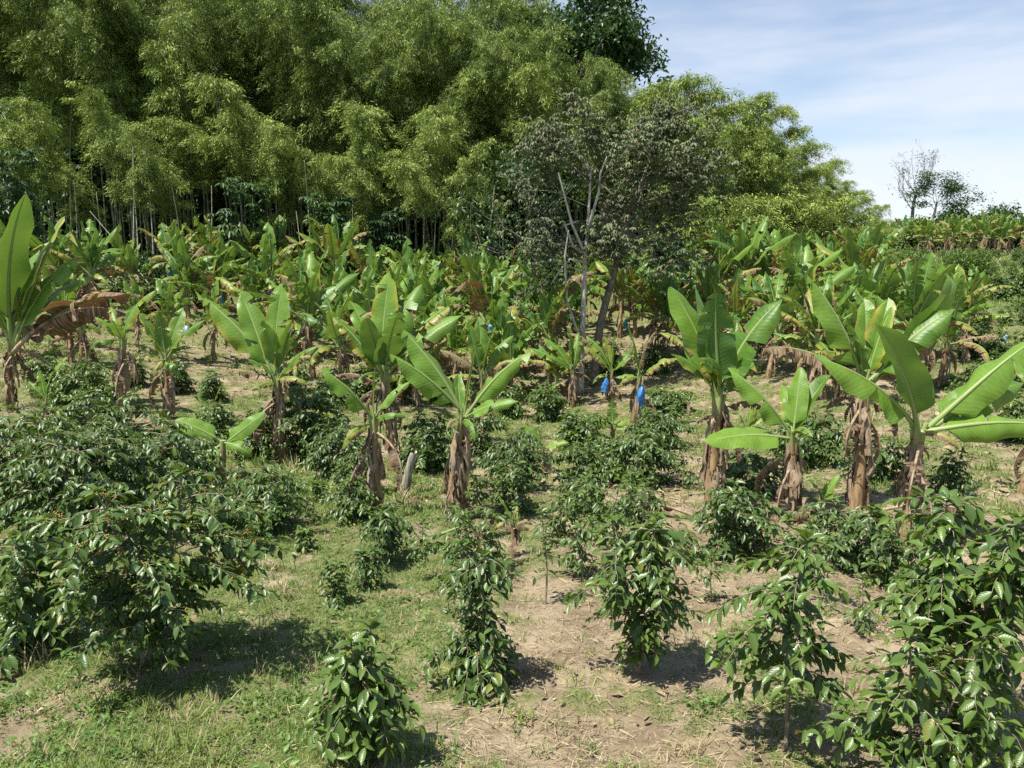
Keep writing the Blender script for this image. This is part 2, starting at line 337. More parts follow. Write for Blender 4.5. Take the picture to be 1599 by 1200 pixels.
def scatter_ground(n, y0, y1, power=1.6, w=.72):
    """random points over the ground wedge the valley shows, denser near"""
    t = rng.random(n) ** power; y = y0 + (y1 - y0) * t
    x = (rng.random(n) * 2 - 1) * (w * y + 1.5)
    return x, y
def gz(x, y): return terrain(x, y)
def build_cover():
    # grass
    mb = MB()
    for n, y0, y1, l0, wd in ((420000, 5, 15, .075, .0075), (200000, 13, 32, .12, .016), (70000, 30, 70, .25, .05), (30000, 60, 105, .4, .12)):
        x, y = scatter_ground(n, y0, y1, 1.3)
        cl = vnoise(x, y, 4.2, 3.); c2 = vnoise(x, y, 1.1)
        m = gmask(x, y) + cl * .8 + c2 * .85
        k = rng.random(n) < np.clip((m - .30) * 1.5, .012, 1)
        x, y, m, cl = x[k], y[k], m[k], cl[k]; n = len(x)
        az = rng.random(n) * 2 * np.pi; el = rng.uniform(.25, 1.35, n)
        T = np.stack([np.cos(az) * np.cos(el), np.sin(az) * np.cos(el), np.sin(el)], 1)
        N = np.stack([-np.cos(az) * np.sin(el), -np.sin(az) * np.sin(el), np.cos(el)], 1)
        L = l0 * rng.uniform(.4, 1.2, n) * np.clip(.6 + m * .6 + cl * .6, .4, 1.8)
        t = np.clip(rng.normal(.5, .28, n), 0, 1); t = np.where(rng.random(n) < .12, 1.8, t)
        leaves(mb, T_BLADE, np.stack([x, y, gz(x, y) - .01], 1), T, N, L, wd * rng.uniform(.7, 1.3, n), t)
    # taller tufts, green and dry
    n = 4200; x, y = scatter_ground(n, 5, 32, 1.3); k = rng.random(n) < np.clip(gmask(x, y) * 1.2, .4, 1); x, y = x[k], y[k]
    q = 22; sz = np.repeat(np.clip(rng.lognormal(0, .4, len(x)), .5, 2.4) * np.where(y > 14, 1.6, 1.), q); dry = np.repeat(rng.random(len(x)) < .3, q); n = len(x) * q
    x = np.repeat(x, q) + rng.normal(0, .035, n) * sz; y = np.repeat(y, q) + rng.normal(0, .035, n) * sz
    az = rng.random(n) * 6.28; el = rng.uniform(.5, 1.4, n)
    T = np.stack([np.cos(az) * np.cos(el), np.sin(az) * np.cos(el), np.sin(el)], 1); N = np.stack([-np.cos(az) * np.sin(el), -np.sin(az) * np.sin(el), np.cos(el)], 1)
    leaves(mb, T_BLADE, np.stack([x, y, gz(x, y) - .01], 1), T, N, .11 * sz * rng.uniform(.5, 1.3, n), .007 * sz, np.where(dry, 1.8, np.clip(rng.normal(.55, .25, n), 0, 1)))
    top('grass', mb.mesh('grass', [M_GRASS]), kind='stuff')
    # low broad-leaved weeds
    mb = MB()
    for n, y0, y1, l0, q in ((13000, 5, 15, .030, 12), (7000, 14, 34, .055, 12), (1500, 30, 80, .13, 10)):
        x, y = scatter_ground(n, y0, y1, 1.2)
        m = gmask(x, y) + vnoise(x, y, 1.3, 5.) * .9 + vnoise(x, y, 4, 15.) * .7
        k = rng.random(n) < np.clip((m - .47) * 1.2, .03, 1); x, y, m = x[k], y[k], m[k]
        big = np.repeat(np.clip(rng.lognormal(0, .35, len(x)), .5, 2.2) * np.clip(.5 + m * .5, .5, 1.5), q); n = len(x) * q
        x = np.repeat(x, q) + rng.normal(0, 1, n) * l0 * 1.5 * big; y = np.repeat(y, q) + rng.normal(0, 1, n) * l0 * 1.5 * big
        az = rng.random(n) * 2 * np.pi; el = rng.uniform(-.1, .9, n); hh = rng.random(n) ** 1.3 * l0 * 2.3 * big
        T = np.stack([np.cos(az) * np.cos(el), np.sin(az) * np.cos(el), np.sin(el)], 1)
        N = np.array([0, 0, 1.]) + rng.normal(0, .35, (n, 3))
        leaves(mb, T_SMALL, np.stack([x, y, gz(x, y) + hh], 1), T, N, l0 * rng.uniform(.6, 1.4, n) * big, l0 * .55 * rng.uniform(.6, 1.2, n) * big, np.clip(rng.normal(.5, .25, n), 0, 1))
    top('weeds', mb.mesh('weeds', [M_WEED]), kind='stuff')
    # dry straw and leaf litter
    mb = MB()
    for n, y0, y1, l0, wd in ((52000, 5, 15, .13, .005), (30000, 14, 40, .26, .018)):
        x, y = scatter_ground(n, y0, y1, 1.2)
        m = gmask(x, y) + vnoise(x, y, .9, 11.) * .5
        k = rng.random(n) < np.clip(.75 - m * .9, .03, 1); x, y = x[k], y[k]; n = len(x)
        az = rng.normal(0, 1., n) + vnoise(x, y, .5, 20) * 3; el = rng.normal(.05, .13, n)
        T = np.stack([np.cos(az) * np.cos(el), np.sin(az) * np.cos(el), np.sin(el)], 1)
        N = np.array([0, 0, 1.]) + rng.normal(0, .3, (n, 3))
        leaves(mb, T_BLADE, np.stack([x, y, gz(x, y) + rng.uniform(.012, .05, n)], 1), T, N, l0 * rng.uniform(.4, 1.6, n), wd * rng.uniform(.6, 1.8, n), np.clip(rng.normal(.5, .3, n), 0, 1))
    n = 5200   # broken dead leaves between the stems
    x, y = scatter_ground(n, 6, 40, 1.); m = gmask(x, y)
    k = rng.random(n) < np.clip(1.1 - m, .15, 1); x, y = x[k], y[k]; n = len(x)
    az = rng.random(n) * 6.28; T = np.stack([np.cos(az), np.sin(az), rng.normal(.05, .15, n)], 1)
    s = rng.uniform(.04, .13, n) * np.where(y > 14, 2.2, 1.)
    leaves(mb, T_SMALL, np.stack([x, y, gz(x, y) + .03], 1), T, np.array([0, 0, 1.]) + rng.normal(0, .4, (n, 3)), s, s * .5, np.clip(rng.normal(.25, .3, n), 0, 1))
    top('straw', mb.mesh('straw', [M_STRAW]), kind='stuff')
build_cover()

# ------------------------------------------------------------------ BANANAS
def leaf_mesh(name, bend, fold, curl, tears, seed, wide=.140, N=26, wavy=.02, tipcurl=0., ragged=0.):
    r = np.random.default_rng(seed)
    s = np.linspace(0, 1, 60); ph = -R(bend) * s ** 1.6 - R(tipcurl) * np.clip((s - .8) / .2, 0, 1) ** 2
    ds = 1 / 59
    x = np.concatenate([[0], np.cumsum(np.cos(ph[:-1]) * ds)]); z = np.concatenate([[0], np.cumsum(np.sin(ph[:-1]) * ds)])
    side_sway = .02 * np.sin(s * 3 + seed)
    ctr = lambda q: np.stack([np.interp(q, s, x), np.interp(q, s, side_sway), np.interp(q, s, z)], -1)
    sb = .15
    def W(q):
        t = np.clip((q - sb) / (1 - sb), 0, 1)
        return wide * np.minimum(1, (t / .10 + .02)) ** .6 * np.clip(1 - ((t - .35) / .66) ** 2 * np.where(t > .35, 1, .25), 0, 1) ** .55
    mb = MB()
    for side in (-1, 1):
        nb = tears; cuts = sorted(set([0, N] + list(r.choice(np.arange(2, N - 1), size=min(nb, N - 4), replace=False))))
        for a, b in zip(cuts[:-1], cuts[1:]):
            q = sb + (1 - sb) * np.arange(a, b + 1) / N
            dl = r.normal(0, .22 + ragged) if tears else 0.
            dl -= abs(r.normal(0, .25)) * ragged * 2
            cut = 1. if r.random() > .15 * (ragged > 0) else r.uniform(.55, .9)
            qc = q.mean(); rows = []
            for ci, cc in enumerate((0, .25, .5, .75, 1.)):
                qq = q + (qc - q) * (.22 * cc if tears else 0) + .028 * cc * (1 - q)
                w = W(q) * cc * cut
                al = R(fold) + dl * cc - R(curl) * cc + .09 * math.sin(cc * 2) * np.sin(q * 17 + seed)
                cp = ctr(np.clip(qq, 0, 1)); pa = np.interp(np.clip(qq, 0, 1), s, ph)
                up = np.stack([-np.sin(pa), 0 * pa, np.cos(pa)], -1)
                wv = wavy * .45 * cc ** 1.5 * (np.sin(q * 15 + side * 1.3 + seed) + .35 * np.sin(q * 37 + seed * 2))
                rows.append(cp + np.stack([0 * pa, side * w * np.cos(al), 0 * pa], -1) + up * (w * np.sin(al) + wv)[:, None])
            V = np.stack(rows, 1); n = len(q)
            uvv = np.stack([np.repeat(q, 5), np.tile(np.array([0, .25, .5, .75, 1.]) * side, n)], 1)
            i = np.arange(n - 1)[:, None] * 5; j = np.arange(4)[None]
            F = np.stack([i + j, i + 5 + j, i + 6 + j, i + 1 + j], -1).reshape(-1, 4)
            if side > 0: F = F[:, ::-1]
            F = F[:, ::-1]
            mb.add(V.reshape(-1, 3), F, 0, 0, uvv)
    rb = MB(); k = np.linspace(0, .985, 18); c = ctr(k); c[:, 2] -= .004
    tube(rb, c, .0165 * (1 - k) ** .8 + .0016, 6, 0)
    rm = M_SHEATH if 'dead' in name else M_RIB
    blade = mb.mesh(name, [M_BAN]); rib = rb.mesh(name + '_midrib', [rm])
    tube(mb, c, .0165 * (1 - k) ** .8 + .0016, 5, 1)
    joined = mb.mesh(name + '_whole', [M_BAN, rm])
    tip = np.array([x[-1], 0, z[-1]])
    return dict(blade=blade, rib=rib, joined=joined, chord=np.linalg.norm(tip), ang=math.atan2(tip[2], tip[0]))
LEAF = {}
for k, (nm, a) in enumerate([('erect', dict(bend=16, fold=22, curl=14, tears=2)), ('erect', dict(bend=24, fold=26, curl=24, tears=1)), ('erect', dict(bend=10, fold=30, curl=20, tears=2)),
        ('mild', dict(bend=45, fold=12, curl=34, tears=2)), ('mild', dict(bend=55, fold=5, curl=30, tears=3)), ('mild', dict(bend=38, fold=18, curl=40, tears=1)),
        ('torn', dict(bend=55, fold=8, curl=35, tears=9, ragged=.12)), ('torn', dict(bend=40, fold=14, curl=30, tears=13, ragged=.2)), ('torn', dict(bend=75, fold=0, curl=35, tears=11, ragged=.2)),
        ('droop', dict(bend=95, fold=-8, curl=25, tears=3)), ('droop', dict(bend=110, fold=-5, curl=30, tears=8, ragged=.15)),
        ('dead', dict(bend=70, fold=-45, curl=35, tears=12, ragged=.3, wavy=.04, wide=.11)), ('dead', dict(bend=120, fold=-55, curl=30, tears=10, ragged=.3, wavy=.05, wide=.10)), ('dead', dict(bend=100, fold=-60, curl=20, tears=14, ragged=.35, wavy=.05, wide=.12)),
        ('flat', dict(bend=14, fold=2, curl=14, tears=4)), ('flat', dict(bend=22, fold=-3, curl=12, tears=0)),
        ('tent', dict(bend=26, fold=-24, curl=14, tears=2)), ('tent', dict(bend=38, fold=-18, curl=20, tears=1)),
        ('cup', dict(bend=20, fold=38, curl=10, tears=0)), ('spear', dict(bend=4, fold=80, curl=-40, tears=0, wide=.03, wavy=.004)),
        ('curl', dict(bend=18, fold=20, curl=15, tears=0, tipcurl=100))]):
    LEAF.setdefault(nm, []).append(leaf_mesh('banana_leaf_' + nm, seed=k + 1, **a))
def leaf_matrix(lf, frm, tip, ws=1., roll=0.):
    frm = np.asarray(frm, float); d = np.asarray(tip, float) - frm; ln = np.linalg.norm(d); T = d / ln
    hz = np.array([d[0], d[1], 0.]); hl = np.linalg.norm(hz); hz = hz / hl if hl > .05 else np.array([0, -1., 0])
    N = Z3 - .25 * hz; N = N - (N @ T) * T; N /= np.linalg.norm(N)
    if roll:
        N = N * math.cos(R(roll)) + np.cross(T, N) * math.sin(R(roll))
    a = lf['ang']; ca, sa = math.cos(a), math.sin(a)
    X = T * ca - N * sa; Zl = T * sa + N * ca; Yl = np.cross(Zl, X); s = ln / lf['chord']
    m = Matrix.Identity(4)
    for i in range(3):
        m[i][0] = X[i] * s; m[i][1] = Yl[i] * s * ws; m[i][2] = Zl[i] * s; m[i][3] = frm[i]
    return m
def stem_mesh(h, r0, r1, lean=(0, 0), seed=0, cut=False):
    r = np.random.default_rng(seed); mb = MB(); k = 12; t = np.linspace(0, 1, k)
    pts = np.stack([lean[0] * t ** 1.2 + .02 * np.sin(t * 5 + seed) * (1 - t), lean[1] * t ** 1.2, -.06 + (h + .06) * t], 1)
    rad = (r0 * (1 - t) + r1 * t) * .88 + .02 * np.exp(-t * 9); rad = rad * (1 + .06 * np.sin(t * 19 + seed))
    tube(mb, pts, rad, 12, 0)
    if not cut:   # petiole sheaths opening at the top
        for q in range(5):
            az = q * 2.4 + seed; d = np.array([math.cos(az), math.sin(az), 0])
            b = pts[-3] + d * r1 * .5
            tube(mb, np.stack([b, pts[-1] + d * r1 * 1.0, pts[-1] + d * r1 * 1.6 + Z3 * .12]), [r1 * .7, r1 * .42, r1 * .22], 7, 0)
    return mb.mesh('banana_stem', [M_STEM]), pts
def sheath_mesh(pts, r0, n, seed, long=1.):
    r = np.random.default_rng(seed + 99); mb = MB()
    for i in range(int(n * 1.25)):
        t = r.uniform(.12, .97) ** .8 ; p = np.array([np.interp(t, np.linspace(0, 1, len(pts)), pts[:, c]) for c in range(3)])
        az = r.uniform(0, 6.28); d = np.array([math.cos(az), math.sin(az), 0]); sd = np.array([-d[1], d[0], 0])
        L = r.uniform(.3, .95) * long; L = min(L, p[2] + .05); w = r.uniform(.022, .065); k = 7; s = np.linspace(0, 1, k)
        out = r0 * r.uniform(.85, 1.05) + r.uniform(.01, .09) * np.sin(s * r.uniform(1.5, 3)) + r.uniform(0, .07) * s
        tw = r.normal(0, 1.2) * s
        c = p + d * out[:, None] - Z3 * (L * s)[:, None]
        rows = []
        for cc in (-1, 0, 1):
            ww = w * (1 - .55 * s * r.uniform(.5, 1)) * cc
            rows.append(c + sd * (ww * np.cos(tw))[:, None] + d * (ww * np.sin(tw) - (.03 if cc else 0))[:, None] + r.normal(0, .016, (k, 3)))
        V = np.stack(rows, 1); i0 = np.arange(k - 1)[:, None] * 3; j = np.arange(2)[None]
        mb.add(V.reshape(-1, 3), np.stack([i0 + j, i0 + j + 1, i0 + j + 4, i0 + j + 3], -1).reshape(-1, 4), 0, r.random())
    return mb.mesh('dry_sheath', [M_SHEATH])
GB = 'banana plants of the plantation'
hero_n = 0
def hero(label, base, crown, lv, r0=.12, dy=0., group=GB, sheath=14, name='banana_plant', Y=None, cat='banana plant', cut=False):
    """base/crown and leaf tips measured on the photograph, set at the depth where the base meets the ground"""
    global hero_n; hero_n += 1; r = random.Random(hero_n * 13)
    b = G(*base) if Y is None else GY(base[0], Y)
    c = P(crown[0], crown[1], b[1] + dy); rel = c - b
    o = empty(name, b, label, cat, group)
    r0 *= .94; sm, pts = stem_mesh(rel[2], r0, r0 * .62, (rel[0], rel[1]), hero_n, cut)
    part('trunk', sm, o)
    if sheath: part('dry_sheath', sheath_mesh(pts, r0, sheath, hero_n), o)
    for k, L in enumerate(lv):
        tu, tv, d, kind = L[:4]; kw = L[4] if len(L) > 4 else {}
        lib = LEAF[kind]; lf = lib[kw.get('i', r.randrange(len(lib))) % len(lib)]
        tip = P(tu, tv, c[1] + d) - b
        f0 = rel + np.array([r.uniform(-.03, .03), r.uniform(-.03, .03), r.uniform(-.1, .02) - (.25 if kind == 'dead' else 0)])
        m = leaf_matrix(lf, f0, tip, kw.get('w', 1.), kw.get('roll', r.uniform(-12, 12) + (r.uniform(18, 42) * (1 if tip[0] > f0[0] else -1) if kind in ('erect', 'mild', 'torn', 'tent', 'droop') and abs(tip[0] - f0[0]) > .25 else 0)))
        age = kw.get('age', 1. if kind == 'dead' else r.uniform(.06, .3) if kind != 'torn' else r.uniform(.2, .5))
        if age < .5: age += .07
        col = (age, kw.get('tint', r.uniform(.25, .95)), r.random())  # hand-set tints also carry some sunlit and shaded leaf tone
        nm = 'dead_leaf' if age > .85 else 'leaf'
        x = part(nm, lf['blade'], o, m, col)
        if age > .85: pass
        y = part('midrib', lf['rib'], x)
    if r0 > .075 and not cut:
        for k in range(3):
            a = r.uniform(0, 6.28); lf = LEAF['dead'][r.randrange(3)]; f0 = rel + np.array([0, 0, -.2 - .15 * k]); q = r.uniform(.2, .5)
            x = part('dead_leaf', lf['blade'], o, leaf_matrix(lf, f0, f0 + np.array([math.cos(a) * q, math.sin(a) * q, -r.uniform(.5, .75) * min(1.6, rel[2])]), r.uniform(1.2, 1.7)), (r.uniform(.9, 1), .5, r.random()))
            part('midrib', lf['rib'], x)
    return o
H = hero
H('tall banana plant at left photo edge with huge dark upright leaf', (14, 640), (18, 535), [
    (38, 304, -.3, 'flat', dict(w=1.15, roll=15, tint=.15, age=.05)), (102, 338, .4, 'erect', dict(w=1.1, tint=.95, age=.3)), (120, 404, .5, 'mild', dict(tint=.8)), (-30, 345, .2, 'erect', dict(tint=.9, age=.3)),
    (-60, 430, -.4, 'mild', dict(age=.4)), (142, 432, .9, 'mild', dict(tint=.7)), (60, 390, .8, 'erect', dict(tint=.7)), (205, 462, -.5, 'torn', dict(age=.82, w=1.2, i=0, roll=-25)), (198, 492, -.3, 'dead', dict(i=0, w=1.2, age=.9)), (75, 570, -.2, 'dead', dict(age=.95))], r0=.14)
H('small banana plant beside the forest edge with one leaf pointing left, above a teal bag', (186, 470), (187, 428), [
    (115, 383, 0, 'mild', dict(age=.25)), (150, 380, .3, 'mild'), (186, 350, 0, 'erect', dict(tint=.5)), (172, 368, -.4, 'mild'), (213, 400, -.3, 'torn'), (165, 412, -.6, 'droop'), (210, 372, .3, 'erect')], Y=44, r0=.1)
H('small banana plant at the dark forest edge with folded yellowing leaf over teal bag', (268, 470), (266, 410), [
    (240, 372, .2, 'torn'), (274, 365, 0, 'mild'), (232, 432, -.3, 'droop', dict(age=.5)), (302, 408, -.2, 'torn', dict(age=.6)), (262, 430, -.8, 'droop', dict(age=.4)), (250, 350, .6, 'erect', dict(tint=.3))], Y=43, r0=.1)
H('banana plant with cracked brown trunk behind the left coffee shrubs', (190, 665), (192, 533), [
    (243, 455, -.1, 'mild', dict(tint=.9)), (211, 474, .2, 'erect', dict(tint=.4)), (149, 495, -.2, 'mild', dict(w=1.1)), (139, 546, -.4, 'droop'), (176, 500, -.7, 'flat', dict(tint=.8)), (250, 560, .5, 'torn'), (215, 600, -.1, 'dead'), (172, 480, .5, 'torn')], r0=.12, sheath=18)
H('bushy banana plant with raised right leaf, behind the left coffee hedge', (262, 655), (260, 560), [
    (214, 490, -.1, 'erect', dict(w=1.1)), (250, 486, -.2, 'flat', dict(w=1.1, tint=.8)), (321, 500, -.1, 'mild', dict(tint=.5)), (211, 568, -.2, 'torn', dict(age=.45)), (282, 592, -.5, 'droop'), (235, 598, -.4, 'torn', dict(age=.6)), (292, 540, .4, 'mild'), (285, 480, .6, 'erect')], r0=.11)
H('sheared brown banana stump with dead drooping leaf right of the leftmost plant', (128, 575), (128, 515), [(75, 540, -.2, 'dead', dict(age=.95)), (150, 560, -.2, 'dead'), (110, 560, -.5, 'dead')], sheath=14, r0=.13)
H('broad leafy banana plant with long leaf reaching up left and slim trunk', (441, 722), (432, 592), [
    (323, 464, .2, 'tent', dict(tint=.95, w=1.2, i=0, roll=-38)), (371, 455, .5, 'erect'), (438, 442, .4, 'erect', dict(tint=.9)), (413, 500, -.5, 'erect', dict(tint=1., age=.2)), (457, 502, -.1, 'cup', dict(tint=.4)), (497, 542, -.2, 'mild'), (352, 580, -.3, 'torn', dict(age=.75)), (480, 602, -.4, 'droop', dict(age=.5)), (392, 610, -.6, 'torn', dict(age=.5)), (385, 560, -.2, 'mild'), (470, 650, 0, 'dead')], r0=.1)
H('dark full-crowned banana plant with tall sunlit central leaf', (615, 735), (600, 585), [
    (606, 425, .3, 'erect', dict(tint=.9, w=1.1)), (626, 487, -.8, 'flat', dict(tint=.05, w=1.4, age=.05)), (572, 497, -.7, 'flat', dict(tint=.08, w=1.4, age=.05)), (519, 497, 0, 'torn', dict(age=.35)), (661, 445, .5, 'mild', dict(tint=.7)), (723, 493, .2, 'mild', dict(tint=.8)), (708, 474, .6, 'torn', dict(age=.4)), (553, 603, -.5, 'droop', dict(tint=.1)), (545, 470, .5, 'erect'), (665, 560, -.3, 'droop', dict(tint=.2)), (520, 590, .2, 'dead'), (560, 650, -.3, 'dead'), (690, 530, .3, 'torn', dict(age=.92))], r0=.13)  # low tints paint shade on the front leaves, high tint sunlight on the central
H('banana plant with one long shiny leaf reaching left and short right leaf', (592, 805), (583, 655), [
    (501, 574, -.4, 'tent', dict(w=1.5, tint=1., age=.02, roll=-42, i=1)), (642, 597, .1, 'mild', dict(tint=.9, age=.05)), (634, 652, -.2, 'droop', dict(tint=.6, i=0, age=.1)), (535, 702, -.5, 'droop', dict(tint=.6, age=.45)), (586, 573, 0, 'spear', dict(tint=.9)), (560, 720, -.1, 'dead'), (612, 730, .1, 'dead', dict(i=1))], r0=.1, sheath=18)
H('banana plant in mid clearing with two broad leaves fanned to the left', (702, 815), (722, 650), [
    (633, 514, .1, 'tent', dict(w=1.35, tint=.95, age=.02, roll=-40, i=0)), (610, 551, -.4, 'tent', dict(w=1.3, tint=1., age=.03, roll=-42, i=0)), (830, 551, .1, 'tent', dict(tint=.95, i=1, age=.08, w=1.1)), (810, 628, -.3, 'mild', dict(tint=.8, i=2, age=.05)), (742, 548, 0, 'spear', dict(tint=.9)), (697, 672, -.3, 'droop', dict(age=.7)), (740, 690, -.5, 'droop', dict(tint=.5)), (730, 720, -.2, 'dead'), (715, 585, .4, 'cup', dict(tint=.5))], r0=.1, sheath=22)
H('banana plant right behind the mid clearing plant with yellowing lower leaves', (755, 690), (752, 585), [
    (728, 503, 0, 'erect'), (774, 510, -.2, 'erect', dict(tint=.3)), (803, 525, .3, 'mild'), (687, 548, .1, 'torn', dict(age=.9)), (697, 592, -.2, 'torn', dict(age=.5)), (817, 562, -.2, 'torn', dict(age=.65)), (745, 495, .5, 'erect'), (790, 600, 0, 'droop', dict(age=.6)), (770, 640, 0, 'dead')], r0=.1)
H('small banana plant in front of the pale tree trunk, left of the blue bags', (894, 637), (893, 580), [
    (885, 511, .1, 'erect', dict(w=1.1, tint=.5)), (823, 543, 0, 'mild', dict(tint=.6)), (848, 527, .3, 'mild'), (924, 553, -.1, 'torn', dict(age=.75)), (905, 520, .4, 'mild'), (860, 560, -.3, 'mild', dict(tint=.3)), (915, 585, .2, 'dead')], r0=.095)
H('small banana plant carrying the left of the two bright blue bags', (954, 625), (955, 582), [
    (916, 524, .2, 'mild'), (960, 519, 0, 'flat', dict(tint=.3, w=1.2)), (905, 540, -.2, 'torn', dict(age=.4)), (943, 525, .4, 'erect', dict(age=.5)), (985, 560, -.3, 'mild', dict(tint=.7)), (925, 600, -.2, 'droop'), (990, 545, .4, 'mild')], r0=.09)
H('leaning banana plant with yellow-fringed leaves carrying the right of the two bright blue bags', (987, 672), (999, 590), [
    (981, 510, .1, 'flat', dict(w=1.3, tint=.7)), (1060, 560, -.1, 'torn', dict(age=.5)), (1031, 592, -.2, 'torn', dict(age=.75)), (965, 606, -.2, 'droop', dict(age=.45)), (960, 590, .2, 'mild'), (1023, 518, .1, 'torn', dict(age=.8, w=.5))], r0=.1, sheath=10)
H('big banana plant right of centre with dark front leaf facing the camera', (1110, 795), (1122, 622), [
    (1047, 448, .2, 'flat', dict(w=1.25, tint=.95, age=.05, i=1, roll=-35)), (1086, 448, .1, 'flat', dict(w=1.2, tint=1., age=.03, i=1, roll=-10)), (1122, 457, -.5, 'flat', dict(w=1.25, tint=.05, age=.08, i=0)), (1224, 468, -.1, 'mild', dict(tint=.4, i=2, w=1.3, roll=35)), (1048, 552, -.3, 'mild', dict(tint=.4, w=1.1)), (1090, 560, -.7, 'droop', dict(tint=.2)), (1190, 560, .5, 'torn'), (1082, 668, -.3, 'dead'), (1150, 500, .6, 'erect'), (1200, 655, 0, 'dead', dict(i=1)), (1030, 520, .2, 'torn', dict(age=.4))], r0=.15, sheath=22)  # low tint puts the front leaf's shade into its colour
H('low banana plant with flat horizontal leaf reaching left over the coffee', (1236, 812), (1237, 682), [
    (1137, 573, .1, 'tent', dict(w=1.25, tint=1., age=.02, i=1, roll=-38)), (1251, 574, .3, 'flat', dict(tint=.9, age=.02, w=1.1, i=1)), (1296, 585, .4, 'cup', dict(tint=.4)), (1101, 690, -.5, 'flat', dict(w=1.2, tint=1., age=.04, roll=-30)), (1268, 682, -.7, 'droop', dict(tint=.7, i=0)), (1225, 600, .7, 'mild'), (1215, 720, 0, 'dead'), (1260, 740, .1, 'dead')], r0=.12, sheath=22)
H('tallest right-hand banana plant with pale curled leaf tip', (1340, 792), (1349, 602), [
    (1262, 428, .1, 'tent', dict(w=1.25, tint=1., age=.05, i=0, roll=-38)), (1474, 428, .3, 'curl', dict(w=.85, tint=1., age=.05, roll=110)), (1493, 484, -.2, 'mild', dict(w=1.3, tint=.45, i=2, roll=40)), (1346, 466, .6, 'erect', dict(tint=.7)), (1384, 464, .5, 'erect', dict(tint=.8)), (1393, 480, .2, 'flat', dict(tint=.8, i=1)), (1466, 533, .1, 'mild', dict(age=.65, tint=.9)), (1190, 545, -.1, 'torn', dict(age=.86, w=1.1)), (1320, 500, -.3, 'mild', dict(tint=.3)), (1290, 640, 0, 'dead'), (1395, 690, .1, 'dead', dict(i=1)), (1320, 660, .2, 'dead', dict(i=2))], r0=.15, sheath=24)
H('banana plant at far right with leaves spread wide to both sides', (1418, 855), (1434, 672), [
    (1371, 508, -.6, 'cup', dict(w=1.15, tint=.8, age=.02)), (1269, 554, -.3, 'tent', dict(w=1.2, tint=.95, age=.04, i=1, roll=-30)), (1632, 526, 0, 'tent', dict(w=1.15, tint=1., age=.08, i=0, roll=38)), (1645, 672, -.4, 'tent', dict(w=1.3, tint=.95, age=.08, i=1, roll=45)), (1498, 702, -.4, 'droop', dict(age=.62, i=0)), (1446, 583, 0, 'spear', dict(tint=.9)), (1395, 700, .1, 'dead'), (1450, 720, .1, 'dead', dict(i=1)), (1600, 600, .6, 'mild', dict(tint=.7))], r0=.13, sheath=22)
H('banana plant mostly outside the right photo edge with brown trunk showing', (1597, 770), (1640, 655), [
    (1532, 617, .1, 'mild', dict(tint=.9, i=0)), (1700, 560, 0, 'erect'), (1580, 560, .5, 'mild'), (1690, 680, -.2, 'droop'), (1655, 540, .3, 'erect'), (1600, 700, -.1, 'dead')], r0=.13)
H('cut banana stump sprouting a pair of bright leaves above the left coffee shrubs', (348, 768), (348, 688), [
    (274, 656, -.1, 'flat', dict(w=1.5, tint=1., age=.02, i=1, roll=-55)), (414, 645, .1, 'flat', dict(w=1.2, tint=.8, age=.02, i=1, roll=60)), (392, 716, -.2, 'droop', dict(tint=.8, w=1.5)), (296, 738, -.35, 'flat', dict(tint=.9, w=1.5, roll=-40))], r0=.11, sheath=0, cut=True)
YG = 'young banana suckers between the coffee'
def young(label, base, crown, lv, **k): H(label, base, crown, lv, r0=k.pop('r0', .05), sheath=3, group=YG, name='banana_sucker', cat='young banana', **k)
young('two-leaved banana sucker beside a short post in the clearing centre', (850, 740), (848, 702), [(814, 661, 0, 'mild', dict(tint=1., w=1.3)), (889, 692, -.1, 'mild', dict(tint=.9, w=1.2, i=2))])
young('five-leaved banana sucker rising from coffee below the left bright blue bag', (956, 692), (958, 668), [(913, 653, .1, 'mild', dict(tint=.7, w=1.3)), (957, 622, 0, 'flat', dict(tint=1., w=1.3)), (987, 655, .1, 'mild', dict(w=1.3, tint=.9)), (982, 673, -.2, 'mild', dict(w=1.3)), (942, 648, -.2, 'flat', dict(w=1.3))], r0=.09)
young('yellowing banana sucker low in the centre weeds', (802, 870), (800, 812), [(777, 772, 0, 'flat', dict(tint=1., age=.1, w=1.2)), (832, 820, 0, 'droop', dict(age=.7)), (770, 836, 0, 'droop', dict(age=.5)), (808, 790, .1, 'mild', dict(age=.3))], r0=.045)
young('banana sucker with four narrow leaves right of the big central plant', (1165, 700), (1165, 668), [(1143, 636, 0, 'mild', dict(tint=.9)), (1186, 618, .1, 'mild', dict(tint=1.)), (1182, 662, -.2, 'mild'), (1200, 648, .1, 'mild')])
young('banana sucker with raised leaves in front of the pale tree base', (850, 648), (852, 615), [(857, 583, 0, 'flat', dict(tint=1.)), (828, 608, 0, 'mild'), (876, 598, 0, 'mild'), (840, 598, .2, 'mild')], r0=.04)
young('banana sucker under the brown hanging leaf at left', (72, 665), (72, 625), [(103, 558, 0, 'mild', dict(tint=1., w=1.2)), (45, 595, .1, 'mild'), (98, 606, -.2, 'mild'), (60, 580, .2, 'flat')])
young('banana sucker with one leaf slanting right between the right trunks', (1288, 805), (1285, 782), [(1312, 742, 0, 'mild', dict(tint=.9, w=1.3)), (1266, 752, .1, 'mild'), (1300, 770, -.1, 'droop')], r0=.05)
young('small banana sucker left of the slim-trunked plant', (330, 665), (330, 640), [(303, 618, 0, 'mild'), (345, 603, 0, 'flat', dict(tint=1.)), (358, 632, 0, 'mild'), (318, 655, -.1, 'droop')])
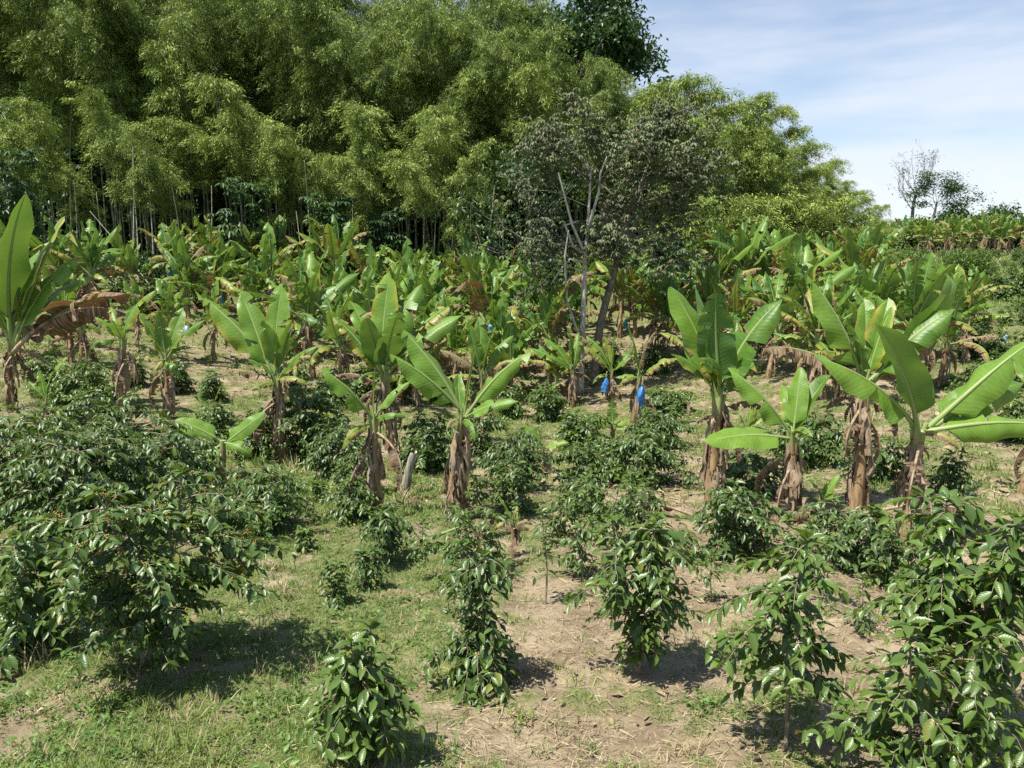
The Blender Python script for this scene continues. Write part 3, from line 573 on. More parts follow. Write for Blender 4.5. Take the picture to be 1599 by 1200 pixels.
young('bright small banana sucker below the dark full-crowned plant', (508, 680), (508, 655), [(500, 622, 0, 'mild', dict(tint=1.)), (530, 632, 0, 'mild', dict(tint=1.)), (488, 645, -.1, 'droop'), (522, 660, -.1, 'mild')], r0=.04)
young('pale banana sucker behind the wide grey-green bush right of centre', (1075, 650), (1075, 632), [(1055, 610, 0, 'mild'), (1090, 605, 0, 'flat', dict(tint=1.)), (1102, 626, 0, 'mild')], r0=.04)

# prototypes for the crowded rows
def make_proto(seed, h=2.05, sp=2.05, n=9):
    r = random.Random(seed); sm, pts = stem_mesh(h, .115, .075, (r.uniform(-.4, .4), r.uniform(-.4, .4)), seed)
    c = pts[-1]; out = [('trunk', sm, Matrix.Identity(4), None), ('dry_sheath', sheath_mesh(pts, .115, 12, seed), Matrix.Identity(4), None)]
    for k in range(n):
        q = k / (n - 1); az = k * 2.4 + r.uniform(-.5, .5); el = R(84 - 76 * q + r.uniform(-11, 11)); L = sp * r.uniform(.85, 1.15)
        kind = r.choice(['erect', 'erect', 'mild', 'flat', 'torn']) if q < .35 else r.choice(['mild', 'torn', 'torn', 'torn']) if q < .7 else r.choice(['torn', 'torn', 'droop', 'droop'])
        if kind == 'droop': el = R(r.uniform(-25, 5)); L *= .75
        lib = LEAF[kind]; lf = lib[r.randrange(len(lib))]
        f0 = c + np.array([0, 0, r.uniform(-.08, .03)])
        tip = f0 + L * np.array([math.cos(az) * math.cos(el), math.sin(az) * math.cos(el), math.sin(el)])
        age = r.uniform(.08, .28) + (.5 * r.random() ** 1.5 if q > .45 else 0) + (.2 if kind == 'droop' else 0)
        out.append(('leaf', lf['joined'], leaf_matrix(lf, f0, tip, r.uniform(.78, 1.0), r.uniform(-30, 30)), (min(age, .8), r.uniform(.1, .85), r.random())))
    for k in range(r.choice([4, 5, 6])):
        az = r.uniform(0, 6.28); lf = LEAF['dead'][r.randrange(3)]; f0 = c + np.array([0, 0, -.2])
        tip = f0 + np.array([math.cos(az) * .55, math.sin(az) * .6, -r.uniform(.3, 1.3)])
        out.append(('dead_leaf', lf['joined'], leaf_matrix(lf, f0, tip, 1.3), (r.uniform(.88, 1), .5, r.random())))
    return out
PROTO = [make_proto(100 + i, h=(1.75, 2.05, 1.35, 2.2)[i % 4], sp=(2.35, 2.65, 2.1)[i % 3], n=11 + i % 3) for i in range(12)]
def place_banana(loc, label, group, s=1., rz=None, k=None):
    o = empty('banana_plant', loc, label, 'banana plant', group, random.uniform(0, 6.28) if rz is None else rz, s)
    for nm, me, m, col in PROTO[random.randrange(len(PROTO)) if k is None else k]:
        c = None
        if col: c = (min(1, max(0, col[0] + random.uniform(-.05, .12))), min(1, max(0, col[1] + random.uniform(-.2, .2))), random.random())
        part(nm, me, o, m, c)
    return o
def row(Y, u0, u1, n, phrase, group, s=1., sj=.16, yj=.9):
    us = np.linspace(u0, u1, n) + np.random.default_rng(int(Y * 10 + u0)).normal(0, .22 * (u1 - u0) / max(1, n - 1), n); us.sort()
    for k, u in enumerate(us):
        y = Y + random.uniform(-yj, yj); p = GY(u, y)
        place_banana(p, f'{ORD[k]} banana plant from the left {phrase}', group, s * random.uniform(1 - sj, 1 + sj))
g1 = 'banana plants crowded below the bamboo'
row(44.5, 300, 860, 15, 'in the backmost row against the bamboo stems', g1, .98)
row(41, 325, 905, 15, 'in the second row in front of the bamboo stems', g1, .95)
row(37.5, 300, 890, 14, 'in third row below the bamboo, left of pale trunk', g1, .93)
row(34, 440, 870, 11, 'in fourth row below the bamboo, left of pale trunk', g1, .95)
row(30.5, 480, 860, 8, 'in front row of the crowd left of pale trunk', g1, .9)
row(27.5, 470, 870, 7, 'along the ragged front edge left of pale trunk', g1, .78)
row(38, 40, 290, 5, 'in the loose row high on the left slope', g1, .85)
row(31, 140, 330, 4, 'in the loose row midway up the left slope', g1, .75)
g2 = 'banana plants right of the pale tree'
row(45, 945, 1290, 9, 'in the backmost row right of the pale tree', g2, 1.05)
row(40, 960, 1330, 10, 'in the second row right of the pale tree', g2, 1.)
row(35, 990, 1330, 7, 'in the third row right of the pale tree', g2, .95)
row(29, 1150, 1330, 4, 'in front row behind the big right-of-centre plant', g2, 1.)
g3 = 'banana plants behind the tall right-hand plants'
row(24, 1250, 1470, 5, 'just behind the tall right-hand plants', g3, .85)
row(29, 1290, 1510, 7, 'in the middle row behind the tall right-hand plants', g3, .72)
row(34, 1330, 1500, 6, 'in the far row behind the tall right-hand plants', g3, .68)
g4 = 'banana plants on the left slope'
row(34, -10, 130, 4, 'on the left slope behind the edge plant', g4, .95)
row(29, 20, 110, 2, 'low on the left slope under the edge plant', g4, .8)
g5 = 'banana plants on the distant ridge'
row(97, 1385, 1640, 15, 'along the crest of the far right ridge', g5, 1.0, .18, 2)
row(91, 1400, 1640, 13, 'just below the crest of the far right ridge', g5, .95, .18, 2)
row(86, 1480, 1640, 8, 'in the lowest row on the far right ridge', g5, .9, .15, 2)

# ------------------------------------------------------------------ fruit bags
def bag_mesh(mat, seed, h=.66, w=.115):
    r = np.random.default_rng(seed); mb = MB(); k = 14; s = 16; t = np.linspace(0, 1, k); an = np.arange(s) / s * 6.283
    prof = np.interp(t, [0, .05, .1, .2, .45, .75, .9, 1], [.25, .2, .16, .6, 1, 1.02, .85, .95]) * w
    V = []
    for i in range(k):
        rr = prof[i] * (1 + .2 * np.sin(an * 3 + seed + t[i] * 4) + .12 * np.sin(an * 7 - seed + t[i] * 9) + r.normal(0, .09, s))
        V.append(np.stack([rr * np.cos(an) + .03 * math.sin(t[i] * 4 + seed), rr * np.sin(an) * .9, np.full(s, -t[i] * h) + r.normal(0, .008, s)], 1))
    V = np.concatenate(V); i = np.arange(k - 1)[:, None] * s; j = np.arange(s)[None]
    mb.add(V, np.stack([i + j, i + (j + 1) % s, i + s + (j + 1) % s, i + s + j], -1).reshape(-1, 4)[:, ::-1])
    tube(mb, [(0, 0, -.02), (.01, 0, .10), (.05, .03, .22)], [.03, .022, .018], 6, 1)
    return mb.mesh('fruit_bag', [mat, M_STEM])
BM = {'b': [bag_mesh(M_BAG, 1), bag_mesh(M_BAG, 2)], 't': [bag_mesh(M_BAGT, 3), bag_mesh(M_BAGT, 4, .55, .14)], 'p': [bag_mesh(M_BAGP, 5, .5, .15)]}
for k, (u, v, Y, c, s, lab) in enumerate([
    (946, 588, None, 'b', .95, 'slim bright blue bag, left of the two beside the pale trunk'), (1003, 600, None, 'b', 1.1, 'shiny bright blue bag, right of the two, on the leaning plant'),
    (500, 458, 33, 't', .95, 'sunlit turquoise bag below a yellow leaf in the crowded rows'), (172, 402, 43.5, 't', 1.1, 'teal bag under the small plant at the left forest edge'),
    (264, 412, 42.5, 't', 1.15, 'teal bag hanging below a folded leaf at the dark forest edge'), (290, 507, 29, 'p', .75, 'pale blue bag behind the raised leaf on the left'),
    (346, 458, 37, 't', .9, 'teal bag half hidden below the long leaf reaching up left'), (333, 412, 42, 't', .8, 'small teal bag high on the left among back leaves'),
    (452, 476, 33.5, 'b', .8, 'dull blue bag left of the turquoise one'), (574, 462, 34, 't', .8, 'dark teal bag behind the tall sunlit central leaf'),
    (873, 477, 35, 't', .9, 'teal bag just left of the pale trunk'), (886, 483, 34, 't', 1., 'larger teal bag touching the pale trunk'),
    (978, 497, 34, 't', .75, 'tiny teal bag right of the leaning trunk'), (766, 505, 29, 'p', .7, 'pale bag behind the mid clearing plants'),
    (1478, 555, 25, 'p', .75, 'pale blue bag right of the tallest right-hand plant'), (1570, 522, 30, 'p', .65, 'small pale bag near the right photo edge'),
    (1524, 410, 85, 'b', 1.4, 'distant blue bag under the ridge bananas')]):
    Yb = Y if Y else {946: G(954, 625)[1] - .25, 1003: G(987, 672)[1] - .2}[u]
    me = BM[c][k % len(BM[c])]
    o = top('fruit_bag', me, lab, 'fruit bag', 'plastic bags over banana bunches', loc=P(u, v, Yb)); o.scale = (s * .92, s * .92, s * .9); o.rotation_euler = (random.uniform(-.1, .1), random.uniform(-.1, .1), k)

# ------------------------------------------------------------------ COFFEE
SPH = None
def _sphere():
    a = [(0, 0, 1), (0, 0, -1)] + [(math.cos(k * 1.0472), math.sin(k * 1.0472), 0) for k in range(6)]
    F = [(0, 2 + k, 2 + (k + 1) % 6) for k in range(6)] + [(1, 2 + (k + 1) % 6, 2 + k) for k in range(6)]
    return np.array(a, float), np.array(F)
SPH = _sphere()
def coffee_mesh(seed, H, W, z0=.15, shape='round', nlev=None, leafL=.12, droop=.35, stems=0, fresh=.3, bare=.25, fruit=0, gap=1., yellow=.01):
    r = np.random.default_rng(seed); wood = MB(); fo = MB(); fr = MB()
    stems = stems or (3 if W > 1.6 else 2 if W > .85 else 1); leafL *= 1.07; nlev = nlev or int(max(7, (H * (1 - z0)) / (.062 * gap if stems < 3 else .085 * gap)))
    P_, T_, N_, L_, ti = [], [], [], [], []
    def leaf(p, t, L, tint, nj=.3):
        P_.append(p); T_.append(t); N_.append(Z3 * 1. + r.normal(0, nj, 3)); L_.append(L); ti.append(tint)
    for st in range(stems):
        lean = r.normal(0, .05 * H, 2) if stems == 1 else np.array([math.cos(st * 2.5 + seed), math.sin(st * 2.5 + seed)]) * W * .2
        t = np.linspace(0, 1, 10); tp = np.stack([lean[0] * t + .02 * H * np.sin(t * 5 + seed), lean[1] * t + .02 * H * np.sin(t * 4), -.05 + (H * .96 + .05) * t], 1)
        tr = (.007 + .0075 * H) * (1 - .8 * t)
        tube(wood, tp, tr, 7)
        def branch(base, az, bl, up, dr, sub):
            k = 8; s = np.linspace(0, 1, k); d = np.array([math.cos(az), math.sin(az), 0])
            bp = base + d * (bl * s)[:, None] + Z3 * (bl * (up * s - (dr + up * .5) * s ** 2))[:, None] + r.normal(0, .008, (k, 3)) * s[:, None]
            tube(wood, bp[::(1 if not sub else 2)], ((.003 + .0022 * H) * (1 - .75 * s) * (.6 if sub else 1))[::(1 if not sub else 2)], 4, cap=False)
            nn = max(2, int(bl * (1 - bare * .6) / (leafL * .36)))
            ss = np.linspace(bare * min(1, bl / .5), 1, nn) if bl > .18 else np.linspace(.2, 1, nn)
            for j, sj in enumerate(ss):
                if r.random() < .10 * gap: continue
                p = np.array([np.interp(sj, s, bp[:, i]) for i in range(3)]); al = bp[min(k - 1, int(sj * (k - 1)) + 1)] - bp[max(0, int(sj * (k - 1)) - 1)]; al = al / np.linalg.norm(al)
                sd = np.array([al[1], -al[0], 0.]); sd = sd / max(math.hypot(sd[0], sd[1]), 1e-6); last = j >= nn - 2
                for sg in (-1, 1):
                    if r.random() < .07 * gap: continue
                    tt = al * r.uniform(.3, .8) + sd * sg * r.uniform(.4, 1.) + Z3 * (r.uniform(-1.1, -.1) if not last else r.uniform(-.4, .35))
                    tn = r.uniform(.45, 1.1) if (last and r.random() < fresh * 2.) else (r.uniform(.25, .7) if r.random() < fresh * .45 else r.uniform(0, .22) + .5 * fresh * r.random())
                    if r.random() < yellow: tn = 1.7
                    leaf(p + al * r.normal(0, .01), tt, leafL * r.uniform(.65, 1.25) * (.75 if last else 1), tn)
                if fruit and r.random() < fruit and sj < .85:
                    for _ in range(r.integers(2, 6)):
                        fr.add(SPH[0] * .0105 * r.uniform(.8, 1.2) + p + r.normal(0, .014, 3), SPH[1], 0, r.random() ** 2)
            if not sub and bl > .32:
                for _ in range(int(r.integers(1, 3) + bl * 2)):
                    sj = r.uniform(.2, .8); p = np.array([np.interp(sj, s, bp[:, i]) for i in range(3)])
                    branch(p, az + r.choice([-1, 1]) * r.uniform(.5, 1.2), bl * (1 - sj * .5) * r.uniform(.3, .55), up * r.uniform(.3, 1.3), dr * .8, True)
        for lv in range(nlev):
            q = (lv + r.uniform(-.3, .3)) / (nlev - 1); q = min(max(q, 0), 1); z = (z0 + (1 - z0) * q * .98)
            base = np.array([np.interp(z, t, tp[:, i]) for i in range(3)])
            pr = {'round': math.sin(math.pi * (.18 + .74 * q)) ** .8, 'cone': (1 - q) ** .8 * .9 + .12, 'spread': max(.25, 1.05 - .75 * q) if q > .12 else .75, 'column': .75 + .3 * math.sin(q * 9 + seed) - .45 * q ** 3, 'umb': .35 + .75 * q if q < .75 else .9 - 1.6 * (q - .75)}[shape]
            for b in range(2):
                if r.random() < .16 * gap: continue
                branch(base, lv * 1.5708 + b * math.pi + r.normal(0, .5), W / 2 * pr * (r.uniform(.4, 1.25) if W < 1.5 else r.uniform(.5, 1.08)), r.uniform(.2, .6), droop, False)
        tp_ = tp[-1]
        for j in range(8):
            az = j * .8 + r.normal(0, .2); el = r.uniform(-.2, .9)
            leaf(tp_ + Z3 * .03 * (j // 4), np.array([math.cos(az) * math.cos(el), math.sin(az) * math.cos(el), math.sin(el)]), leafL * r.uniform(.7, 1.1), r.uniform(.3, 1.) if fresh > .05 else r.uniform(0, .4))
    L = np.array(L_)
    leaves(fo, T_COFFEE, np.array(P_), np.array(T_), np.array(N_), L, L * r.uniform(.39, .49, len(L)), np.array(ti))
    return wood.mesh('coffee_trunk', [M_COFB]), fo.mesh('coffee_foliage', [M_COF]), (fr.mesh('coffee_fruit', [M_FRUIT]) if fr.V else None)
GC = 'coffee shrubs between the bananas'
def coffee(label, base, topv, wpx, seed, Y=None, **k):
    b = G(*base) if Y is None else GY(base[0], Y)
    Hh = P(base[0], topv, b[1])[2] - b[2]; W = wpx * b[1] / FPX
    if b[1] > 9.5 and wpx < 160: W *= 1.2; k['gap'] = k.get('gap', 1.) * .82
    o = empty('coffee_shrub', b, label, 'coffee shrub', GC)
    w, f, fr = coffee_mesh(seed, Hh, W, **k)
    part('trunk', w, o); part('foliage', f, o)
    if fr: part('fruit', fr, o, kind='stuff')
    return o
CF = coffee
CF('small dense coffee shrub standing alone at the front, left of centre', (563, 1192), 985, 170, 11, shape='round', z0=.2, leafL=.145, droop=.55, fresh=1., bare=.05, gap=.6, stems=2)
CF('dark column-shaped coffee shrub right behind the small front one', (738, 1070), 855, 155, 12, shape='column', z0=.06, leafL=.125, droop=.6, fresh=.2, bare=.1, fruit=.06, gap=.6, stems=2)
CF('bushy coffee shrub with airy lower half in the front centre', (992, 1055), 805, 190, 13, shape='umb', z0=.16, leafL=.135, droop=.5, fresh=.4, gap=.8, bare=.15, fruit=.04, stems=3)
CF('open coffee tree on a bare pale trunk, front right of centre', (1220, 1168), 825, 265, 14, shape='round', z0=.33, leafL=.14, droop=.45, fresh=.5, gap=.85, bare=.2, stems=1)
CF('tall dark coffee tree with lime top leaves at the right photo edge', (1558, 1190), 778, 300, 15, Y=5.9, shape='umb', z0=.30, leafL=.155, droop=.4, fresh=.4, gap=.75, bare=.15, stems=2)
CF('low bright coffee shrub spilling into the lower right corner', (1500, 1290), 960, 330, 16, Y=5.2, shape='spread', z0=.12, leafL=.15, droop=.4, fresh=1., gap=1., bare=.2, fruit=.05)
CF('wide spreading coffee shrub with yellow cherries and visible trunk, left front', (232, 1040), 738, 370, 17, shape='round', z0=.22, leafL=.122, droop=.28, fresh=.35, bare=.25, fruit=.5, gap=.9, yellow=.03, stems=2)
CF('dense dark coffee shrub cut by the left photo edge', (40, 1010), 825, 210, 18, shape='round', z0=.04, leafL=.165, droop=.5, fresh=.3, bare=.15)
CF('broad coffee shrub behind the wide spreading one on its left', (85, 870), 655, 320, 19, Y=11.2, shape='round', z0=.05, leafL=.125, fresh=.2, fruit=.1)
CF('dark glossy coffee shrub behind the wide spreading one', (205, 850), 660, 260, 20, Y=12, shape='round', z0=.05, leafL=.125, fresh=.15)
CF('coffee shrub at the left edge below the tall edge banana', (0, 790), 640, 260, 21, Y=13.5, shape='round', z0=.05, leafL=.13, fresh=.25)
CF('coffee shrub poking out right of the wide spreading one', (395, 860), 722, 170, 22, Y=12.2, shape='round', z0=.05, leafL=.12, fresh=.35)
CF('pale green coffee shrub below the cracked brown trunk', (160, 740), 610, 190, 23, Y=16, shape='round', z0=.05, leafL=.14, fresh=.45)
CF('coffee shrub left of the two-leaf stump', (268, 775), 672, 150, 24, Y=15, shape='round', z0=.05, leafL=.13, fresh=.3)
CF('tiny coffee seedling nearest the grassy strip, left', (522, 948), 882, 58, 25, shape='column', z0=.1, leafL=.12, gap=.5, stems=2, droop=.7, fresh=.2, bare=.1)
CF('tiny dark coffee seedling touching the right of the grassy strip', (577, 920), 862, 46, 26, shape='column', z0=.08, leafL=.12, gap=.5, stems=2, droop=.7, fresh=.05, bare=.1)
CF('small umbrella-shaped coffee shrub below the long shiny leaf plant', (608, 880), 795, 78, 27, shape='umb', z0=.3, leafL=.12, gap=.5, stems=2, droop=.6, fresh=.15)
CF('minute coffee seedling lost in grass below the left path', (477, 862), 828, 34, 28, shape='column', z0=.1, leafL=.12, gap=.5, stems=2, droop=.6, fresh=.3)
CF('minute coffee seedling at the top of the left grass path', (497, 785), 755, 30, 29, shape='column', z0=.1, leafL=.12, gap=.5, stems=2, droop=.6, fresh=.4)
CF('low coffee shrub beside the top of the grassy path', (545, 815), 745, 80, 30, shape='round', z0=.1, leafL=.13, fresh=.3)
CF('slender coffee shrub on a thin bare stem in the middle', (852, 945), 800, 95, 31, shape='umb', z0=.4, leafL=.12, droop=.55, fresh=.15, gap=1.2)
CF('leafy weed-like coffee shrub just left of the yellowing sucker', (735, 905), 790, 120, 32, shape='round', z0=.1, leafL=.1, fresh=.9, gap=1.2)
CF('dark round coffee shrub at the foot of the big right-of-centre banana', (1150, 870), 760, 135, 33, shape='round', z0=.2, leafL=.14, fresh=.15, yellow=.02, fruit=.08)
CF('coffee shrub below the tallest right-hand banana', (1330, 880), 782, 140, 34, shape='round', z0=.2, leafL=.13, fresh=.1)
CF('thin coffee shrub between the open tree and the right banana trunks', (1295, 945), 838, 110, 35, shape='umb', z0=.3, leafL=.12, gap=1.4, fresh=.2)
CF('round coffee shrub on the bare ground left of centre clearing', (800, 765), 672, 92, 36, shape='round', z0=.05, leafL=.13, fresh=.05)
CF('lighter coffee shrub in front of the round clearing one', (800, 800), 720, 66, 37, shape='round', z0=.05, leafL=.12, fresh=.6)
CF('tall coffee bush in front of the pale tree base', (850, 660), 610, 42, 38, shape='column', z0=.05, leafL=.17, fresh=.2)
CF('left of the three coffee bushes below the bright blue bags', (915, 755), 690, 82, 39, shape='round', z0=.05, leafL=.14, fresh=.2)
CF('widest coffee bush below the bright blue bags', (1000, 755), 668, 120, 40, shape='round', z0=.05, leafL=.14, fresh=.3)
CF('coffee bush behind the five-leaved sucker', (910, 700), 645, 92, 41, shape='round', z0=.05, leafL=.16, fresh=.4)
CF('coffee bush at the foot of the leaning bagged plant', (1028, 700), 640, 90, 42, shape='round', z0=.05, leafL=.16, fresh=.1)
CF('reddish small coffee bush left of the big trunk', (1066, 760), 700, 52, 43, shape='column', z0=.1, leafL=.13, fresh=.1, yellow=.08)
CF('green-topped coffee shrub low in the clearing centre', (940, 850), 750, 130, 44, shape='umb', z0=.2, leafL=.12, fresh=.8, gap=1.2)
CF('twiggy coffee shrub right of the green-topped one', (1000, 860), 760, 80, 45, shape='round', z0=.2, leafL=.12, fresh=.2, gap=1.5)
CF('round coffee bush between the big banana and the low banana', (1170, 770), 705, 95, 46, shape='round', z0=.05, leafL=.14, fresh=.15)
CF('coffee bush behind the low horizontal-leaf banana', (1275, 745), 640, 110, 47, Y=17, shape='round', z0=.05, leafL=.15, fresh=.2)
CF('lone round coffee bush on the right grass', (1482, 770), 705, 66, 48, shape='round', z0=.05, leafL=.14, fresh=.05)
CF('coffee bush half cut by the right edge on the slope', (1590, 690), 620, 90, 49, shape='round', z0=.05, leafL=.15, fresh=.2)
CF('coffee bush under the leaning mid clearing plant', (668, 740), 645, 80, 50, shape='round', z0=.05, leafL=.15, fresh=.1)
CF('shaded coffee bush right of the mid clearing trunk', (755, 715), 640, 62, 51, shape='column', z0=.05, leafL=.15, fresh=.02)
CF('vine-covered coffee bush behind the slim trunk', (480, 715), 600, 110, 52, shape='round', z0=.03, leafL=.15, fresh=.4)
CF('dark coffee bush right of the vine-covered one', (530, 745), 650, 80, 53, shape='round', z0=.05, leafL=.14, fresh=.1)
CF('low shiny coffee bush beside the pale cut post', (560, 770), 690, 70, 54, shape='round', z0=.05, leafL=.14, fresh=.25)
CF('coffee bush left of the slim trunk', (390, 725), 640, 80, 55, Y=18, shape='round', z0=.05, leafL=.15, fresh=.45)
CF('rounded leafy bush behind the two-leaf stump', (320, 690), 630, 80, 56, Y=20, shape='round', z0=.03, leafL=.15, fresh=.5)
CF('pale leafy bush on the left slope under the edge banana', (120, 640), 570, 100, 57, Y=22, shape='round', z0=.03, leafL=.17, fresh=.5)
CF('coffee bush on the slope right of the tallest banana', (1530, 640), 585, 95, 58, Y=24, shape='round', z0=.03, leafL=.17, fresh=.2)
CF('coffee bush close behind the right banana trunks', (1385, 770), 680, 90, 59, Y=15.5, shape='round', z0=.05, leafL=.14, fresh=.15)
CF('grey-green wide bush far behind the clearing', (1045, 660), 610, 90, 60, Y=25, shape='round', z0=.03, leafL=.18, fresh=.2)
CF('rough tall coffee bush right of the slender one', (905, 900), 815, 90, 61, shape='round', z0=.25, leafL=.12, fresh=.4, gap=1.6)
for k, (u, v, vt, wp, lab, kw) in enumerate([
    (1062, 880, 812, 80, 'small coffee shrub between the front centre bush and the dark round one', {}), (1110, 940, 868, 90, 'low coffee shrub left of the open tree top', dict(fresh=.6)),
    (1245, 885, 815, 90, 'coffee shrub at the foot of the low banana plant', {}), (1392, 915, 830, 95, 'coffee shrub just below the rightmost full banana trunk', {}),
    (875, 840, 775, 75, 'coffee shrub right of the yellowing sucker', dict(fresh=.6)), (990, 815, 745, 85, 'coffee shrub on bare soil right of the clearing', {}),
    (905, 800, 742, 70, 'small coffee shrub left of the clearing bushes', {}), (745, 800, 742, 60, 'coffee shrub right beside the mid clearing trunk foot', dict(fresh=.5)),
    (660, 860, 815, 50, 'small coffee shrub right of the umbrella-shaped one', {}), (1455, 850, 790, 70, 'coffee shrub on the grass right of the banana trunks', {}),
    (700, 960, 905, 60, 'young coffee shrub peeping left of the column-shaped one', dict(fresh=.7)), (1345, 985, 905, 85, 'thin coffee shrub on bare soil at the right', dict(gap=1.3)),
    (440, 800, 740, 70, 'coffee shrub at the right end of the left hedge', dict(fresh=.5)), (1040, 960, 900, 60, 'knee-high coffee shrub right of the front centre bush', {})]):
    CF(lab, (u, v), vt, wp, 120 + k, **dict(dict(shape=('round', 'umb', 'cone')[k % 3], z0=.12, leafL=.12, fresh=.3, gap=1.), **kw))
# copies on the far slopes
CPROTO = [coffee_mesh(200 + i, 1.35, 1.5, z0=.04, leafL=.19, fresh=.2 + .15 * i, shape='round', gap=.8) for i in range(3)]
def place_coffee(loc, label, group, s):
    o = empty('coffee_shrub', loc, label, 'coffee shrub', group, random.uniform(0, 6.28), s)
    w, f, _ = CPROTO[random.randrange(3)]; part('trunk', w, o); part('foliage', f, o)
def crow(Y, u0, u1, n, phrase, group, s):
    for k, u in enumerate(np.linspace(u0, u1, n)):
        place_coffee(GY(u + random.uniform(-6, 6), Y + random.uniform(-1.5, 1.5)), f'{ORD[k]} dark coffee bush from the left {phrase}', group, s * random.uniform(.8, 1.2))
gh = 'coffee bushes on the right hillside'
crow(52, 1480, 1640, 4, 'at the foot of the right hillside', gh, .55)
crow(59, 1500, 1640, 5, 'in the second line up the right hillside', gh, .55)
crow(66, 1500, 1640, 6, 'in the third line up the right hillside', gh, .55)
crow(74, 1440, 1640, 7, 'in the fourth line up the right hillside', gh, .55)
crow(45, 1550, 1640, 3, 'low on the right beside the banana rows', gh, 1.1)
crow(36, 1500, 1640, 5, 'in the lowest line of the right slope', gh, .6)
crow(48, 1500, 1640, 7, 'in the lower middle of the right slope', gh, .6)
crow(63, 1470, 1640, 8, 'in the upper middle of the right slope', gh, .6)
crow(80, 1440, 1640, 10, 'high on the right slope under the ridge', gh, .7)
for k, (u, v, vt, wp, lab) in enumerate([(1562, 602, 552, 70, 'coffee bush filling the gap above the rightmost leaf tip'), (1538, 560, 515, 70, 'coffee bush at the upper right behind the banana rows'), (1600, 565, 520, 60, 'coffee bush cut by the right edge above the spread leaves')]):
    CF(lab, (u, v), vt, wp, 140 + k, shape='round', z0=.03, leafL=.17, fresh=.3)
gl = 'bushes on the left slope below the bamboo'
crow(40, 0, 300, 6, 'on the left slope near the bamboo', gl, 1.)
crow(25, 60, 330, 5, 'at the foot of the left slope', gl, .8)
gm = 'bushes between the crowded banana rows'
crow(27, 450, 860, 8, 'in front of the crowded banana rows', gm, .8)
crow(33, 960, 1330, 7, 'between the rows right of the pale tree', gm, .9)

# ------------------------------------------------------------------ BAMBOO
def bamboo_mesh(seed, Hc, arch, s0, blen, leaf_n=1., dens=1., yellow=.0):
    r = np.random.default_rng(seed); cu = MB(); fo = MB()
    s = np.linspace(0, 1, 40); th = R(3) + R(arch) * s ** 2.6; ds = Hc / 39
    x = np.concatenate([[0], np.cumsum(np.sin(th[:-1]) * ds)]); z = np.concatenate([[0], np.cumsum(np.cos(th[:-1]) * ds)])
    y = .12 * np.sin(s * 3 + seed) * s * Hc * .1
    pts = np.stack([x, y, z - .1], 1)
    tube(cu, pts, .055 * (1 - s) ** .7 + .006, 7)
    P_, T_, L_, ti = [], [], [], []
    step = .27 / dens; ln = np.arange(s0 * Hc, Hc, step)
    for q in ln:
        qq = q / Hc; base = np.array([np.interp(qq, s, pts[:, i]) for i in range(3)])
        f = (qq - s0) / (1 - s0)
        pl = blen * (.55 + .75 * math.sin(math.pi * min(1, .10 + .72 * f)) ** .8) * (1 if f < .85 else .75) * (1 + .42 * math.sin(q * 2.3 + seed) * math.sin(q * .9 + seed * 2))
        for b in range(r.integers(2, 4)):
            az = r.uniform(0, 6.28); el = r.uniform(.1, .9); L = pl * r.uniform(.55, 1.15); k = 9
            a = np.linspace(0, 1, k); d = np.array([math.cos(az), math.sin(az), 0])
            bp = base + d * (L * a * math.cos(el * .6))[:, None] + Z3 * (L * (math.sin(el) * a - (.45 + .6 * r.random()) * a ** 2.2))[:, None]
            tube(cu, bp[::2], .008 * (1 - a[::2]) + .002, 3, cap=False)
            bt = r.normal(.45, .2) + .35 * (f - .4) + yellow
            for c in (2, 4, 6, 7, 8):
                nl = int(r.integers(12, 24) * leaf_n)
                p = bp[c] + r.normal(0, .125, (nl, 3))
                t = np.stack([d[0] * r.uniform(.1, 1, nl) + r.normal(0, .55, nl), d[1] * r.uniform(.1, 1, nl) + r.normal(0, .55, nl), r.uniform(-1.25, .05, nl)], 1)
                P_.append(p); T_.append(t); L_.append(r.uniform(.17, .31, nl)); ti.append(np.clip(bt + r.normal(0, .18, nl), 0, 1.05) + (r.random(nl) < .012) * .8)
    Pp = np.concatenate(P_); L = np.concatenate(L_)
    leaves(fo, T_LOZ, Pp, np.concatenate(T_), Z3 + r.normal(0, .5, Pp.shape), L, L * r.uniform(.13, .21, len(L)), np.concatenate(ti))
    zt = Pp[:, 2].max(); tip = Pp[Pp[:, 2] > zt - .35][:, :2].mean(0)
    return dict(culm=cu.mesh('bamboo_culm', [M_CULM]), fol=fo.mesh('bamboo_foliage', [M_BAM]), H=zt, tip=tip)
BAM = {'tall': [bamboo_mesh(300 + i, 19, 45 + 14 * i, .44 + .04 * i, 1.65, 1.1, 1.0, -.12) for i in range(4)],
       'plume': [bamboo_mesh(320 + i, 12.5, 34 + 12 * i, .40 + .035 * i, 1.28, 1.2, 1.3, .12) for i in range(6)],
       'low': [bamboo_mesh(340 + i, 6.2, 88 + 16 * i, .05 + .05 * i, 1.25, 1.2, 1.35, .08) for i in range(4)]}
GBM = 'bamboo of the grove'
def bamboo(kind, u, v, Y, az, label, group=GBM, i=None, wide=1.):
    """crown top at the given sight line and depth, foot on the ground below it"""
    t = P(u, v, Y); lib = BAM[kind]; m = lib[random.randrange(len(lib)) if i is None else i % len(lib)]; s = 1.; b = t
    for _ in range(4):
        ca, sa = math.cos(az), math.sin(az); ox, oy = m['tip']
        sw = s * wide; bx, by = t[0] - sw * (ca * ox - sa * oy), t[1] - sw * (sa * ox + ca * oy); bz = tz(bx, by); s = max(.3, (t[2] - bz) / m['H'])
    o = empty('bamboo', (bx, by, bz), label, 'bamboo', group, az, (s * wide, s * wide, s))
    part('culm', m['culm'], o); part('foliage', m['fol'], o)
FA = -1.57
